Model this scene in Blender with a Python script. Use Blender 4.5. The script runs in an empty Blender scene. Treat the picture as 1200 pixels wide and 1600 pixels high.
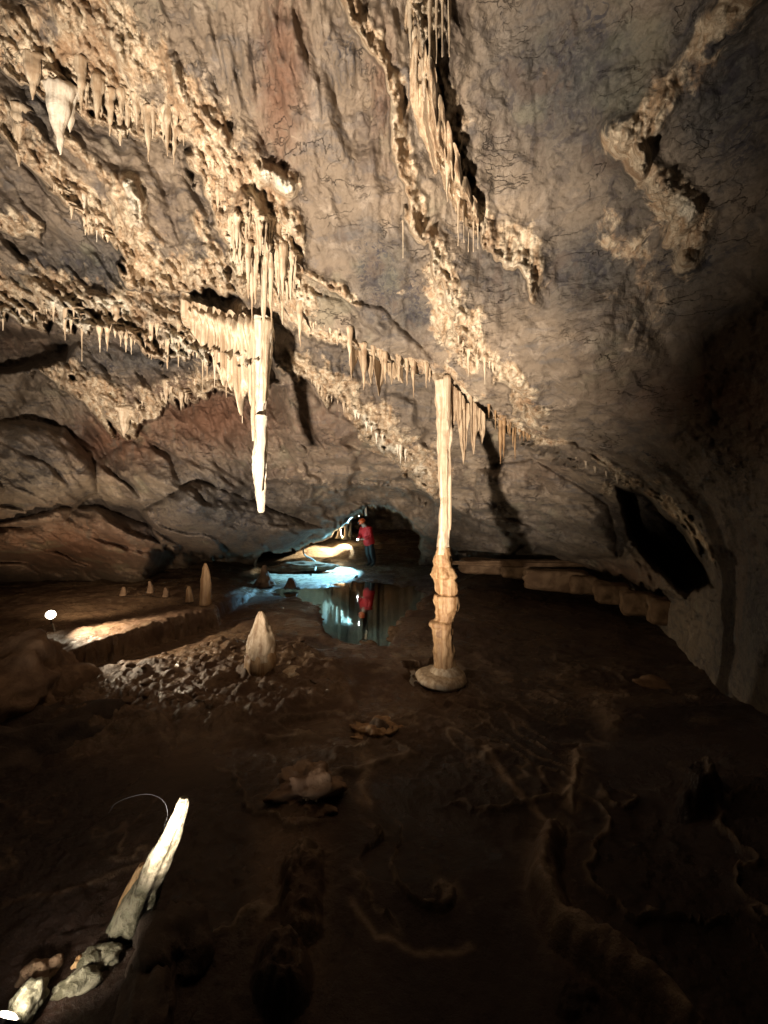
import bpy, bmesh, math, random
import numpy as np
from mathutils import Vector, Matrix

# ------------------------------------------------------------------ camera, world, exposure
SC = bpy.context.scene
COL = SC.collection
F = 640.0            # focal length in photo pixels (photo 1200 wide)
CZ = 2.1             # camera height above the water
cam_d = bpy.data.cameras.new('camera'); cam = bpy.data.objects.new('camera', cam_d); COL.objects.link(cam)
cam_d.sensor_fit = 'HORIZONTAL'; cam_d.sensor_width = 36.0; cam_d.lens = 36.0 * F / 1200.0
cam_d.clip_start = 0.05; cam_d.clip_end = 500
cam.location = (0, 0, CZ); cam.rotation_euler = (math.radians(90), 0, 0)
SC.camera = cam
w = bpy.data.worlds.new('World'); SC.world = w; w.use_nodes = True
w.node_tree.nodes['Background'].inputs[0].default_value = (0.10, 0.06, 0.05, 1)
w.node_tree.nodes['Background'].inputs[1].default_value = 0.012
SC.view_settings.view_transform = 'Standard'; SC.view_settings.look = 'None'
SC.view_settings.exposure = 0.0; SC.view_settings.gamma = 1.0
SC.cycles.use_denoising = True
try: SC.cycles.denoiser = 'OPENIMAGEDENOISE'
except Exception: pass
SC.cycles.max_bounces = 5; SC.cycles.diffuse_bounces = 1; SC.cycles.glossy_bounces = 3
SC.cycles.transparent_max_bounces = 8
SC.cycles.sample_clamp_indirect = 4.0

def W(u, v, Y):
    """world point at photo pixel (u, v), Y metres into the cave"""
    return Vector(((u - 600) / F * Y, Y, CZ + (800 - v) / F * Y))

def spot(name, loc, target, watts, color, angle, blend, radius=0.03):
    l = bpy.data.lights.new(name, 'SPOT'); l.energy = watts; l.color = color
    l.spot_size = math.radians(angle); l.spot_blend = blend; l.shadow_soft_size = radius
    o = bpy.data.objects.new(name, l); COL.objects.link(o); o.location = loc
    o.rotation_euler = (Vector(target) - Vector(loc)).to_track_quat('-Z', 'Y').to_euler()
    return o

def point(name, loc, watts, color, radius=0.05):
    l = bpy.data.lights.new(name, 'POINT'); l.energy = watts; l.color = color; l.shadow_soft_size = radius
    o = bpy.data.objects.new(name, l); COL.objects.link(o); o.location = loc
    return o

LAMP_M = Vector((-1.55, 0.42, 0.32))              # main floodlight on the floor beside the photographer
LAMP_A = W(4, 1600, 1.5)           # floodlight at the bottom left, just inside the frame
LAMP_B = W(80, 960, 5.9)                         # spotlight on the left bank
LAMP_C = W(561, 806, 14.9)                       # lamp over the blue pool
LAMP_D = W(548, 830, 21.0)                       # lamp in the far passage
spot('floodlight_beam', LAMP_M + Vector((0.05, 0.09, 0.09)), (-.85, 5.2, 3.45), 3900, (1.0, 0.86, 0.71), 100, 0.75, 0.085)
spot('corner_beam', LAMP_A + Vector((0.02, 0.03, 0.04)), W(160, 1440, 2.0), 11, (1.0, 0.93, 0.75), 110, 0.8, 0.03)
spot('bank_beam', LAMP_B + Vector((0.12, -.02, 0.24)), W(225, 985, 6.0), 420, (1.0, 0.82, 0.58), 90, 0.7, 0.05)
spot('bank_glow', LAMP_B + Vector((0.12, 0.05, 0.14)), W(190, 800, 9.0), 240, (1.0, 0.78, 0.52), 120, 0.9, 0.06)

# ------------------------------------------------------------------ noise
_rs = np.random.RandomState(7)
_perm = np.concatenate([_rs.permutation(256)] * 3).astype(np.int32)
_g = _rs.normal(size=(256, 3)); _g /= np.linalg.norm(_g, axis=1)[:, None]
_g = _g.astype(np.float32)

def pn(x, y, z, seed=0):
    x = np.asarray(x, np.float32) + seed * 17.31; y = np.asarray(y, np.float32) + seed * 9.17; z = np.asarray(z, np.float32) - seed * 5.71
    x, y, z = np.broadcast_arrays(x, y, z)
    xi = np.floor(x); yi = np.floor(y); zi = np.floor(z)
    xf = x - xi; yf = y - yi; zf = z - zi
    X = xi.astype(np.int32) & 255; Yi = yi.astype(np.int32) & 255; Z = zi.astype(np.int32) & 255
    u = xf * xf * xf * (xf * (xf * 6 - 15) + 10); v = yf * yf * yf * (yf * (yf * 6 - 15) + 10); q = zf * zf * zf * (zf * (zf * 6 - 15) + 10)
    def c(dx, dy, dz):
        h = _perm[_perm[_perm[(X + dx) & 255] + ((Yi + dy) & 255)] + ((Z + dz) & 255)]
        g = _g[h]
        return g[..., 0] * (xf - dx) + g[..., 1] * (yf - dy) + g[..., 2] * (zf - dz)
    a = c(0,0,0) * (1-u) + c(1,0,0) * u; b = c(0,1,0) * (1-u) + c(1,1,0) * u
    d = c(0,0,1) * (1-u) + c(1,0,1) * u; e = c(0,1,1) * (1-u) + c(1,1,1) * u
    return ((a * (1-v) + b * v) * (1-q) + (d * (1-v) + e * v) * q) * 1.6

def fbm(x, y, z, octs=4, seed=0, gain=0.5):
    r = 0; a = 1.0; f = 1.0
    for i in range(octs):
        r = r + a * pn(x * f, y * f, z * f, seed + i); a *= gain; f *= 2.03
    return r

def billow(x, y, z, octs=3, seed=0, gain=0.5):
    r = 0; a = 1.0; f = 1.0
    for i in range(octs):
        r = r + a * np.abs(pn(x * f, y * f, z * f, seed + i)); a *= gain; f *= 2.1
    return r

def sst(a, b, x):
    t = np.clip((x - a) / (b - a), 0, 1); return t * t * (3 - 2 * t)

def poly_sd(U, V, pts):
    """distance to polyline: (signed distance +above/right, t 0..1)"""
    pts = np.array(pts, float); seg = np.diff(pts, axis=0); L = np.hypot(seg[:, 0], seg[:, 1]); cum = np.concatenate([[0], np.cumsum(L)]); tot = cum[-1]
    best = np.full(U.shape, 1e9); s = np.zeros(U.shape); T = np.zeros(U.shape)
    for i in range(len(seg)):
        dx, dy = seg[i]; px = U - pts[i, 0]; py = V - pts[i, 1]
        t = np.clip((px * dx + py * dy) / (L[i] ** 2), 0, 1)
        d = np.hypot(px - t * dx, py - t * dy)
        sg = np.where(dx * py - dy * px <= 0, 1.0, -1.0)
        m = d < best
        best = np.where(m, d, best); s = np.where(m, sg * d, s); T = np.where(m, (cum[i] + t * L[i]) / tot, T)
    return s, T

def poly_in(U, V, pts):
    """signed distance to closed polygon, + inside"""
    pts = np.array(pts, float); n = len(pts); best = np.full(U.shape, 1e9); ins = np.zeros(U.shape, bool)
    for i in range(n):
        a = pts[i]; b = pts[(i + 1) % n]; dx, dy = b - a; px = U - a[0]; py = V - a[1]
        t = np.clip((px * dx + py * dy) / (dx * dx + dy * dy), 0, 1)
        best = np.minimum(best, np.hypot(px - t * dx, py - t * dy))
        if dy != 0:
            cr = ((a[1] > V) != (b[1] > V)) & (U < dx * (V - a[1]) / dy + a[0]); ins ^= cr
    return np.where(ins, best, -best)

# ------------------------------------------------------------------ materials
def mat(name):
    m = bpy.data.materials.new(name); m.use_nodes = True
    nt = m.node_tree; b = nt.nodes['Principled BSDF']; return m, nt, b
def N(nt, typ, **kw):
    n = nt.nodes.new(typ)
    for k, v in kw.items():
        if k in n.inputs: n.inputs[k].default_value = v
        else: setattr(n, k, v)
    return n
def noise(nt, vec, scale, detail=6, rough=0.6, dist=0.0):
    n = N(nt, 'ShaderNodeTexNoise'); n.inputs['Scale'].default_value = scale; n.inputs['Detail'].default_value = detail
    n.inputs['Roughness'].default_value = rough; n.inputs['Distortion'].default_value = dist
    nt.links.new(vec, n.inputs['Vector']); return n.outputs['Fac']
def ramp(nt, fac, a, b):
    n = N(nt, 'ShaderNodeMapRange'); n.inputs['From Min'].default_value = a; n.inputs['From Max'].default_value = b
    n.interpolation_type = 'SMOOTHSTEP'; nt.links.new(fac, n.inputs['Value']); return n.outputs['Result']
def mixc(nt, fac, a, b, bt='MIX'):
    n = N(nt, 'ShaderNodeMix', data_type='RGBA', blend_type=bt)
    for sock, val in ((n.inputs[0], fac), (n.inputs[6], a), (n.inputs[7], b)):
        if isinstance(val, (int, float)): sock.default_value = val
        elif isinstance(val, tuple): sock.default_value = (*val, 1)
        else: nt.links.new(val, sock)
    return n.outputs[2]
def mth(nt, op, a, b=None, clamp=False):
    n = N(nt, 'ShaderNodeMath', operation=op); n.use_clamp = clamp
    for i, val in enumerate((a, b)):
        if val is None: continue
        if isinstance(val, (int, float)): n.inputs[i].default_value = val
        else: nt.links.new(val, n.inputs[i])
    return n.outputs[0]
def mapping(nt, vec, scale, rot=(0, 0, 0)):
    n = N(nt, 'ShaderNodeMapping'); n.inputs['Scale'].default_value = scale; n.inputs['Rotation'].default_value = rot
    nt.links.new(vec, n.inputs['Vector']); return n.outputs['Vector']
def bump(nt, h, dist, strength=1.0, prev=None):
    n = N(nt, 'ShaderNodeBump'); n.inputs['Distance'].default_value = dist; n.inputs['Strength'].default_value = strength
    nt.links.new(h, n.inputs['Height'])
    if prev is not None: nt.links.new(prev, n.inputs['Normal'])
    return n.outputs['Normal']

def rock_material():
    m, nt, b = mat('cave_rock')
    pos = N(nt, 'ShaderNodeTexCoord').outputs['Object']
    att = N(nt, 'ShaderNodeAttribute', attribute_name='mineral_shade'); sep = N(nt, 'ShaderNodeSeparateColor'); nt.links.new(att.outputs['Color'], sep.inputs[0])
    crust, dark, red = sep.outputs[0], sep.outputs[1], sep.outputs[2]
    big = noise(nt, pos, 0.9, 5, 0.6, 0.6); mid = noise(nt, pos, 5, 8, 0.65, 0.4); fine = noise(nt, pos, 28, 6, 0.7)
    vert = noise(nt, mapping(nt, pos, (14, 14, 1.6)), 1.0, 5, 0.65, 0.5)
    dipm = mapping(nt, pos, (1.0, 1.6, 5.0), (0, math.radians(-38), 0)); dip = noise(nt, dipm, 2.0, 8, 0.68, 0.5)
    base = mixc(nt, ramp(nt, big, 0.35, 0.68), (0.225, 0.172, 0.122), (0.33, 0.255, 0.18))
    base = mixc(nt, ramp(nt, dip, 0.48, 0.66), base, (0.16, 0.135, 0.115))
    base = mixc(nt, mth(nt, 'MULTIPLY', ramp(nt, mid, 0.5, 0.68), 0.7), base, (0.40, 0.325, 0.25))
    # iron stain
    rs = mth(nt, 'MULTIPLY', red, ramp(nt, mth(nt, 'ADD', mth(nt, 'ADD', mth(nt, 'MULTIPLY', mid, .4), mth(nt, 'MULTIPLY', vert, .6)), mth(nt, 'MULTIPLY', red, 0.25)), 0.45, 0.72))
    base = mixc(nt, rs, base, (0.17, 0.085, 0.05))
    # manganese-grey clay, plus shade painted into the lower right wall
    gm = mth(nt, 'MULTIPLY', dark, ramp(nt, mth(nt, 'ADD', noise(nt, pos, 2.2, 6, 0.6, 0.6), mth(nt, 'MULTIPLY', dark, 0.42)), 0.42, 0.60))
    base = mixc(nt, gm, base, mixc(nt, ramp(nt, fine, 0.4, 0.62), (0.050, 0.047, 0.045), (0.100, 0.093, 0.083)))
    # clay vermiculations: small dark worm-like spots
    vm = noise(nt, mapping(nt, pos, (13, 13, 20), (0, math.radians(-35), 0)), 1.0, 3, 0.5, 1.6)
    zone = ramp(nt, mth(nt, 'ADD', noise(nt, pos, 1.1, 3, 0.5), mth(nt, 'MULTIPLY', dark, 0.22)), 0.66, 0.78)
    base = mixc(nt, mth(nt, 'MULTIPLY', zone, ramp(nt, vm, 0.54, 0.60)), base, (0.055, 0.05, 0.055))
    blot = noise(nt, mapping(nt, pos, (5.5, 5.5, 8), (0, math.radians(-40), 0)), 1.0, 6, 0.62, 1.0)
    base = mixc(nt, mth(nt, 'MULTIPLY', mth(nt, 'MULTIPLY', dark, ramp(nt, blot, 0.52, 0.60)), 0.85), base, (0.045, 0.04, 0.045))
    # faint moss by the lamp
    gz = mth(nt, 'MULTIPLY', ramp(nt, noise(nt, pos, 1.7, 4, 0.5), 0.60, 0.72), 0.3)
    base = mixc(nt, gz, base, (0.20, 0.20, 0.13))
    # calcite crust
    cc = mixc(nt, ramp(nt, vert, 0.35, 0.65), (0.42, 0.28, 0.165), (0.74, 0.62, 0.45))
    cc = mixc(nt, mth(nt, 'MULTIPLY', ramp(nt, fine, 0.52, 0.68), 0.5), cc, (0.24, 0.15, 0.08))
    patch = noise(nt, pos, 1.6, 7, 0.7, 0.8)
    cf = ramp(nt, mth(nt, 'ADD', mth(nt, 'ADD', crust, mth(nt, 'MULTIPLY', mth(nt, 'SUBTRACT', mid, 0.5), 1.5)), mth(nt, 'MULTIPLY', mth(nt, 'SUBTRACT', patch, 0.5), 1.2)), 0.30, 0.58)
    cc = mixc(nt, ramp(nt, crust, 1.0, 1.35), cc, (0.85, 0.76, 0.60))
    stain = noise(nt, mapping(nt, pos, (2.6, 2.6, .45), (0, math.radians(-24), 0)), 1.0, 7, 0.7, 0.8)
    base = mixc(nt, mth(nt, 'MULTIPLY', ramp(nt, stain, 0.52, 0.66), 0.75), base, (0.115, 0.085, 0.065))
    cc = mixc(nt, mth(nt, 'MULTIPLY', ramp(nt, stain, 0.50, 0.62), 0.6), cc, (0.30, 0.18, 0.10))
    base = mixc(nt, cf, base, cc)
    # dark cracks
    cr = N(nt, 'ShaderNodeTexVoronoi', feature='DISTANCE_TO_EDGE'); cr.inputs['Scale'].default_value = 1.5
    wv = N(nt, 'ShaderNodeVectorMath', operation='ADD'); nz = N(nt, 'ShaderNodeTexNoise'); nz.inputs['Scale'].default_value = 2.2; nz.inputs['Detail'].default_value = 6
    nt.links.new(dipm, nz.inputs['Vector']); nt.links.new(dipm, wv.inputs[0]); nt.links.new(nz.outputs['Color'], wv.inputs[1]); nt.links.new(wv.outputs[0], cr.inputs['Vector'])
    crk = mth(nt, 'MULTIPLY', mth(nt, 'SUBTRACT', 1.0, ramp(nt, cr.outputs['Distance'], 0.0, 0.02)), ramp(nt, noise(nt, pos, 1.9, 3), 0.5, 0.62))
    base = mixc(nt, mth(nt, 'MULTIPLY', crk, 0.5), base, (0.05, 0.035, 0.025))
    nt.links.new(base, b.inputs['Base Color'])
    n1 = bump(nt, mth(nt, 'ADD', mid, mth(nt, 'MULTIPLY', dip, 0.9)), 0.09, 0.6)
    n2 = bump(nt, noise(nt, mapping(nt, pos, (1, 1, 0.55)), 22, 8, 0.72, 0.3), 0.03, 0.6, n1)
    n3 = bump(nt, mth(nt, 'MULTIPLY', vert, crust), 0.05, 0.8, n2)
    n4 = bump(nt, crk, -0.02, 1.0, n3)
    nt.links.new(n4, b.inputs['Normal'])
    nt.links.new(mth(nt, 'SUBTRACT', 0.85, mth(nt, 'MULTIPLY', big, 0.35)), b.inputs['Roughness'])
    b.inputs['Specular IOR Level'].default_value = 0.35
    return m

def calcite_material(name, c1, c2, c3, rough=0.5, vs=1.2):
    m, nt, b = mat(name)
    pos = N(nt, 'ShaderNodeTexCoord').outputs['Object']
    mid = noise(nt, pos, 7, 6, 0.62, 0.4); vert = noise(nt, mapping(nt, pos, (22, 22, vs)), 1.0, 5, 0.65, 0.3); fine = noise(nt, pos, 55, 5, 0.7)
    c = mixc(nt, ramp(nt, vert, 0.38, 0.62), c1, c2)
    c = mixc(nt, mth(nt, 'MULTIPLY', ramp(nt, mid, 0.55, 0.75), 0.8), c, c3)
    nt.links.new(c, b.inputs['Base Color'])
    n1 = bump(nt, vert, 0.02, 0.6); n2 = bump(nt, fine, 0.008, 0.7, n1); nt.links.new(n2, b.inputs['Normal'])
    b.inputs['Roughness'].default_value = rough
    b.inputs['Specular IOR Level'].default_value = 0.4
    return m

def floor_material():
    m, nt, b = mat('cave_mud')
    pos = N(nt, 'ShaderNodeTexCoord').outputs['Object']
    att = N(nt, 'ShaderNodeAttribute', attribute_name='mineral_shade'); sep = N(nt, 'ShaderNodeSeparateColor'); nt.links.new(att.outputs['Color'], sep.inputs[0])
    big = noise(nt, pos, 1.1, 5, 0.6, 0.5); mid = noise(nt, pos, 6, 8, 0.65); fine = noise(nt, pos, 40, 6, 0.7)
    c = mixc(nt, ramp(nt, big, 0.38, 0.62), (0.10, 0.055, 0.032), (0.19, 0.12, 0.072))
    c = mixc(nt, mth(nt, 'MULTIPLY', ramp(nt, mid, 0.5, 0.7), 0.6), c, (0.30, 0.21, 0.135))
    c = mixc(nt, sep.outputs[1], c, (0.015, 0.006, 0.004))  # near-black tone that paints shade into the mud
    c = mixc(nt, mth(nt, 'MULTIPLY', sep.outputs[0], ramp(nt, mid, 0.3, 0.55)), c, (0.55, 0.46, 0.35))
    nt.links.new(c, b.inputs['Base Color'])
    n1 = bump(nt, mid, 0.06, 0.6); n2 = bump(nt, fine, 0.018, 0.9, n1); n3 = bump(nt, noise(nt, pos, 130, 4, 0.7), 0.006, 0.9, n2); nt.links.new(n3, b.inputs['Normal'])
    nt.links.new(mth(nt, 'SUBTRACT', 0.62, mth(nt, 'MULTIPLY', ramp(nt, big, .42, .56), 0.38)), b.inputs['Roughness'])
    b.inputs['Specular IOR Level'].default_value = 0.3
    return m

def stone_material(name, c1, c2, scale=4, spec=0.3):
    m, nt, b = mat(name)
    pos = N(nt, 'ShaderNodeTexCoord').outputs['Object']
    big = noise(nt, pos, scale, 7, 0.65, 0.4); fine = noise(nt, pos, scale * 8, 6, 0.7)
    nt.links.new(mixc(nt, ramp(nt, big, 0.38, 0.62), c1, c2), b.inputs['Base Color'])
    n1 = bump(nt, big, 0.05, 0.7); n2 = bump(nt, fine, 0.01, 0.8, n1); nt.links.new(n2, b.inputs['Normal'])
    b.inputs['Roughness'].default_value = 0.8; b.inputs['Specular IOR Level'].default_value = spec
    return m

def plain(name, c, rough=0.6, metal=0.0, ns=30, amt=0.25):
    m, nt, b = mat(name)
    pos = N(nt, 'ShaderNodeTexCoord').outputs['Object']
    n = noise(nt, pos, ns, 4, 0.6)
    nt.links.new(mixc(nt, ramp(nt, n, 0.35, 0.7), c, tuple(x * (1 - amt) for x in c)), b.inputs['Base Color'])
    b.inputs['Roughness'].default_value = rough; b.inputs['Metallic'].default_value = metal
    return m

def emit(name, c, s):
    m, nt, b = mat(name); b.inputs['Emission Color'].default_value = (*c, 1); b.inputs['Emission Strength'].default_value = s
    b.inputs['Base Color'].default_value = (0.8, 0.8, 0.8, 1); return m

def water_material():
    m, nt, b = mat('clear_water'); nt.nodes.remove(b)
    out = nt.nodes['Material Output']
    tr = N(nt, 'ShaderNodeBsdfTransparent'); tr.inputs[0].default_value = (0.80, 0.84, 0.80, 1)
    gl = N(nt, 'ShaderNodeBsdfGlossy'); gl.inputs['Roughness'].default_value = 0.045; gl.inputs[0].default_value = (.62, .56, .48, 1)
    fr = N(nt, 'ShaderNodeFresnel'); fr.inputs[0].default_value = 1.33
    pos = N(nt, 'ShaderNodeTexCoord').outputs['Object']
    bn = bump(nt, noise(nt, pos, 3.0, 3, 0.5), 0.004, 0.5)
    nt.links.new(bn, gl.inputs['Normal']); nt.links.new(bn, fr.inputs['Normal'])
    mx = N(nt, 'ShaderNodeMixShader'); nt.links.new(fr.outputs[0], mx.inputs[0]); nt.links.new(tr.outputs[0], mx.inputs[1]); nt.links.new(gl.outputs[0], mx.inputs[2])
    nt.links.new(mx.outputs[0], out.inputs['Surface'])
    return m

M = dict(
    rock=rock_material(), mud=floor_material(), water=water_material(),
    calcite=calcite_material('pale_calcite', (0.42, 0.30, 0.19), (0.66, 0.54, 0.39), (0.30, 0.20, 0.12)),
    white=calcite_material('white_calcite', (0.60, 0.50, 0.38), (0.78, 0.70, 0.57), (0.45, 0.34, 0.24), 0.4),
    brown=calcite_material('brown_calcite', (0.23, 0.12, 0.05), (0.40, 0.25, 0.125), (0.13, 0.06, 0.025), 0.55),
    tan=calcite_material('tan_calcite', (0.30, 0.20, 0.12), (0.50, 0.38, 0.25), (0.20, 0.11, 0.055)),
    stone=stone_material('brown_stone', (0.11, 0.065, 0.04), (0.21, 0.135, 0.085)),
    block=stone_material('tan_block', (0.13, 0.075, 0.04), (0.24, 0.15, 0.085), 3),
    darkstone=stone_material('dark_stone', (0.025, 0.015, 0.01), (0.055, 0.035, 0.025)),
    pale=stone_material('pale_stone', (0.07, 0.06, 0.035), (0.27, 0.24, 0.175), 17, 0.3),
    red=plain('red_oversuit', (0.55, 0.012, 0.012), 0.65), helmet=plain('orange_helmet', (0.75, 0.12, 0.03), 0.3),
    black=plain('black_rubber', (0.012, 0.012, 0.014), 0.5), skin=plain('skin', (0.5, 0.3, 0.22), 0.6),
    metal=plain('lamp_metal', (0.05, 0.05, 0.055), 0.4, 0.7), cable=plain('white_cable', (0.55, 0.52, 0.46), 0.5),
    darkcable=plain('dark_cable', (0.06, 0.05, 0.045), 0.5),
    bulb=emit('lamp_glow', (1.0, 0.85, 0.62), 30), coolbulb=emit('cool_lamp_glow', (0.75, 0.92, 1.0), 60),
    warmbulb=emit('warm_lamp_glow', (1.0, 0.80, 0.52), 15),
)

# ------------------------------------------------------------------ object helpers
def tag(o, label=None, cat=None, group=None, kind=None):
    if label: o['label'] = label
    if cat: o['category'] = cat
    if group: o['group'] = group
    if kind: o['kind'] = kind
    return o
def mesh_obj(name, verts, faces, m, parent=None, smooth=True):
    me = bpy.data.meshes.new(name); me.from_pydata([tuple(v) for v in verts], [], faces); me.update()
    if smooth: me.polygons.foreach_set('use_smooth', [True] * len(me.polygons))
    me.materials.append(m); o = bpy.data.objects.new(name, me); COL.objects.link(o)
    if parent: o.parent = parent
    return o
def bm_obj(name, bm, m, parent=None, smooth=True):
    me = bpy.data.meshes.new(name); bm.to_mesh(me); bm.free()
    if smooth: me.polygons.foreach_set('use_smooth', [True] * len(me.polygons))
    me.materials.append(m); o = bpy.data.objects.new(name, me); COL.objects.link(o)
    if parent: o.parent = parent
    return o
def empty(name, loc, rz=0):
    o = bpy.data.objects.new(name, None); COL.objects.link(o); o.location = loc; o.rotation_euler = (0, 0, rz); o.empty_display_size = 0.1
    return o
def grid_obj(name, P, m, mask=None, kind='structure'):
    """P (nv, nu, 3) array -> one sheet"""
    nv, nu = P.shape[:2]; me = bpy.data.meshes.new(name)
    me.vertices.add(nv * nu); me.vertices.foreach_set('co', P.reshape(-1).astype(np.float32))
    idx = np.arange(nv * nu).reshape(nv, nu)
    q = np.stack([idx[:-1, :-1], idx[1:, :-1], idx[1:, 1:], idx[:-1, 1:]], -1).reshape(-1, 4)
    me.loops.add(q.size); me.loops.foreach_set('vertex_index', q.reshape(-1).astype(np.int32))
    me.polygons.add(len(q)); me.polygons.foreach_set('loop_start', (np.arange(len(q)) * 4).astype(np.int32))
    me.polygons.foreach_set('loop_total', np.full(len(q), 4, np.int32))
    me.update(calc_edges=True); me.polygons.foreach_set('use_smooth', np.ones(len(q), bool))
    if mask is not None:
        a = me.color_attributes.new('mineral_shade', 'FLOAT_COLOR', 'POINT')
        c = np.ones((nv * nu, 4), np.float32); c[:, :3] = mask.reshape(-1, 3); a.data.foreach_set('color', c.reshape(-1))
    me.materials.append(m); o = bpy.data.objects.new(name, me); COL.objects.link(o); o['kind'] = kind
    return o

# ------------------------------------------------------------------ cave roof and walls
CP = np.array([
 (-700,-900,1.6),(600,-900,1.25),(1900,-900,1.0),(-700,0,2.6),(-700,600,3.6),(-700,1300,3.2),(1900,0,1.3),(1900,600,1.6),(1900,1300,1.6),
 (0,0,3.0),(300,0,3.0),(600,0,2.75),(900,0,2.6),(1200,0,2.3),
 (0,250,3.9),(200,200,3.7),(400,250,3.75),(600,250,3.5),(800,250,3.35),(1000,250,3.1),(1200,250,2.75),
 (0,450,5.2),(200,450,5.1),(400,450,4.9),(550,450,4.5),(700,450,4.3),(850,450,4.1),(1000,450,3.8),(1200,450,3.2),
 (0,600,6.5),(150,620,6.7),(300,650,7.0),(430,620,6.3),(550,600,6.0),(650,620,6.1),(760,620,5.3),(900,620,4.7),(1000,600,4.3),(1200,600,3.5),
 (0,740,7.6),(200,740,7.9),(350,720,7.6),(500,700,7.3),(600,700,7.4),(700,720,7.5),(800,720,7.2),(900,700,6.0),(1000,720,5.2),(1100,750,4.5),(1200,780,3.7),
 (0,850,9.0),(150,840,9.5),(300,850,10),(420,830,10.4),(500,790,9.8),(560,765,9.8),(620,765,9.8),(660,800,10.2),(720,830,10.4),(800,850,10.2),(900,870,9.6),(1000,880,7.8),(1100,900,5.4),(1200,950,3.8),
 (0,1000,11.5),(300,1000,14),(600,1000,18),(800,950,14),(900,1000,11),(1050,1050,6.5),(1150,1120,4.3),(0,1300,8),(600,1300,14),(1200,1300,3.6)], float)
def tps(c):
    p = c[:, :2] / 100.0; v = np.log(c[:, 2]); n = len(c)
    r = np.hypot(p[:, None, 0] - p[None, :, 0], p[:, None, 1] - p[None, :, 1])
    K = np.where(r > 0, r * r * np.log(r + 1e-9), 0) + np.eye(n) * 0.02
    A = np.zeros((n + 3, n + 3)); A[:n, :n] = K; A[:n, n] = 1; A[:n, n + 1:] = p; A[n, :n] = 1; A[n + 1:, :n] = p.T
    s = np.linalg.solve(A, np.concatenate([v, [0, 0, 0]]))
    return p, s
_tp, _ts = tps(CP)
def macro(U, V):
    u = (U / 100.0).astype(np.float32); v = (V / 100.0).astype(np.float32); n = len(_tp)
    r = np.full(U.shape, _ts[n], np.float32) + _ts[n + 1] * u + _ts[n + 2] * v
    for i in range(n):
        d2 = (u - _tp[i, 0]) ** 2 + (v - _tp[i, 1]) ** 2 + 1e-9
        r += np.float32(_ts[i]) * 0.5 * d2 * np.log(d2)
    return np.exp(r)

# lower edges of hanging slabs (upper-left to lower-right; the slab is above/right of the line)
STEPS = [  # pts, A (m nearer above), W px, B (m deeper below), W2 px, edge px, teeth px, crust width px, crust
 ([(-60,60),(30,130),(95,150),(130,165),(190,200),(250,215),(290,235),(325,330),(352,400),(375,455),(392,485)], .28, 90, .55, 120, 8, 26, 95, 1.0),
 ([(-60,190),(10,215),(60,265),(110,335),(165,375),(215,445),(260,452),(330,462),(395,470)], .30, 70, .40, 100, 7, 16, 60, .95),
 ([(-80,350),(10,365),(50,372),(70,350)], .15, 40, .25, 60, 6, 8, 30, .8),
 ([(-80,480),(0,497),(80,505),(160,520),(240,545),(330,560),(390,575),(440,560)], .75, 50, .9, 160, 7, 26, 75, 1.2),
 ([(40,560),(100,590),(150,640),(190,680),(225,655),(265,625),(330,612),(410,600),(450,590)], .6, 70, .8, 130, 6, 16, 36, .7),
 ([(445,420),(500,440),(560,490),(600,530)], .05, 40, .10, 60, 6, 6, 14, .9),
 ([(425,500),(470,520),(545,545),(600,568),(690,597),(760,650),(820,690),(870,712),(950,745),(1010,770),(1055,815),(1115,915)], .30, 60, .8, 170, 7, 12, 24, .8),
 ([(500,-60),(545,60),(592,120),(618,300),(680,425),(725,520),(790,600),(870,720)], .16, 40, .14, 60, 7, 18, 34, 1.0),
 ([(620,-80),(655,120),(690,260),(720,330),(760,365),(800,425),(850,492)], .24, 50, .18, 70, 6, 20, 44, 1.0),
 ([(800,590),(835,640),(862,690)], .05, 18, .08, 30, 5, 5, 8, .5),
 ([(430,560),(490,600),(560,660),(620,710),(690,790)], .22, 50, .45, 120, 7, 16, 40, .9),
 ([(640,760),(720,800),(800,835),(880,872),(960,900),(1060,925)], .3, 60, .7, 90, 6, 5, 12, .1),
 ([(230,850),(330,872),(440,864),(500,846),(537,815),(565,793),(610,790),(650,832),(720,868),(830,885)], .2, 60, 3.0, 300, 5, 5, 10, .0),
 ([(380,730),(430,755),(520,760),(600,755),(690,790)], .25, 60, .4, 80, 6, 8, 20, .3),
 ([(240,600),(330,680),(400,745)], .10, 40, .15, 50, 4, 3, 6, .0),
 ([(150,640),(260,700),(370,790)], .10, 60, .18, 50, 5, 3, 6, .0),
]
RIDGES = [  # pts, A, W, crust
 ([(1160,-20),(1085,90),(1015,185),(960,225)], .08, 30, .8), ([(940,330),(1010,420),(1000,520)], .04, 40, .4), ([(965,215),(1000,265),(1050,300),(1085,335),(1070,405)], .15, 27, 1.25),
 ([(120,10),(230,90),(300,180),(370,260),(410,340)], .08, 50, .9), ([(420,270),(455,290)], .14, 16, 1.3), ([(455,340),(460,400),(440,470)], .10, 22, 1.2),
 ([(200,290),(210,345)], .12, 20, 1.4), ([(310,340),(330,420),(350,460)], .08, 16, 1.0), ([(100,210),(170,280),(200,330)], .06, 16, .9), ([(690,420),(700,500),(740,560)], .06, 26, 1.0),
 ([(545,640),(600,690),(660,740)], .10, 16, 1.2), ([(890,705),(905,740),(950,765)], .08, 9, 1.0), ([(120,600),(180,620),(200,670)], .1, 20, .8),
 ([(0,30),(60,60),(110,130)], .08, 40, 1.0), ([(150,470),(240,482),(300,500)], .16, 22, 1.2), ([(375,330),(420,400),(455,470)], .22, 34, 1.2),
]
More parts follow.
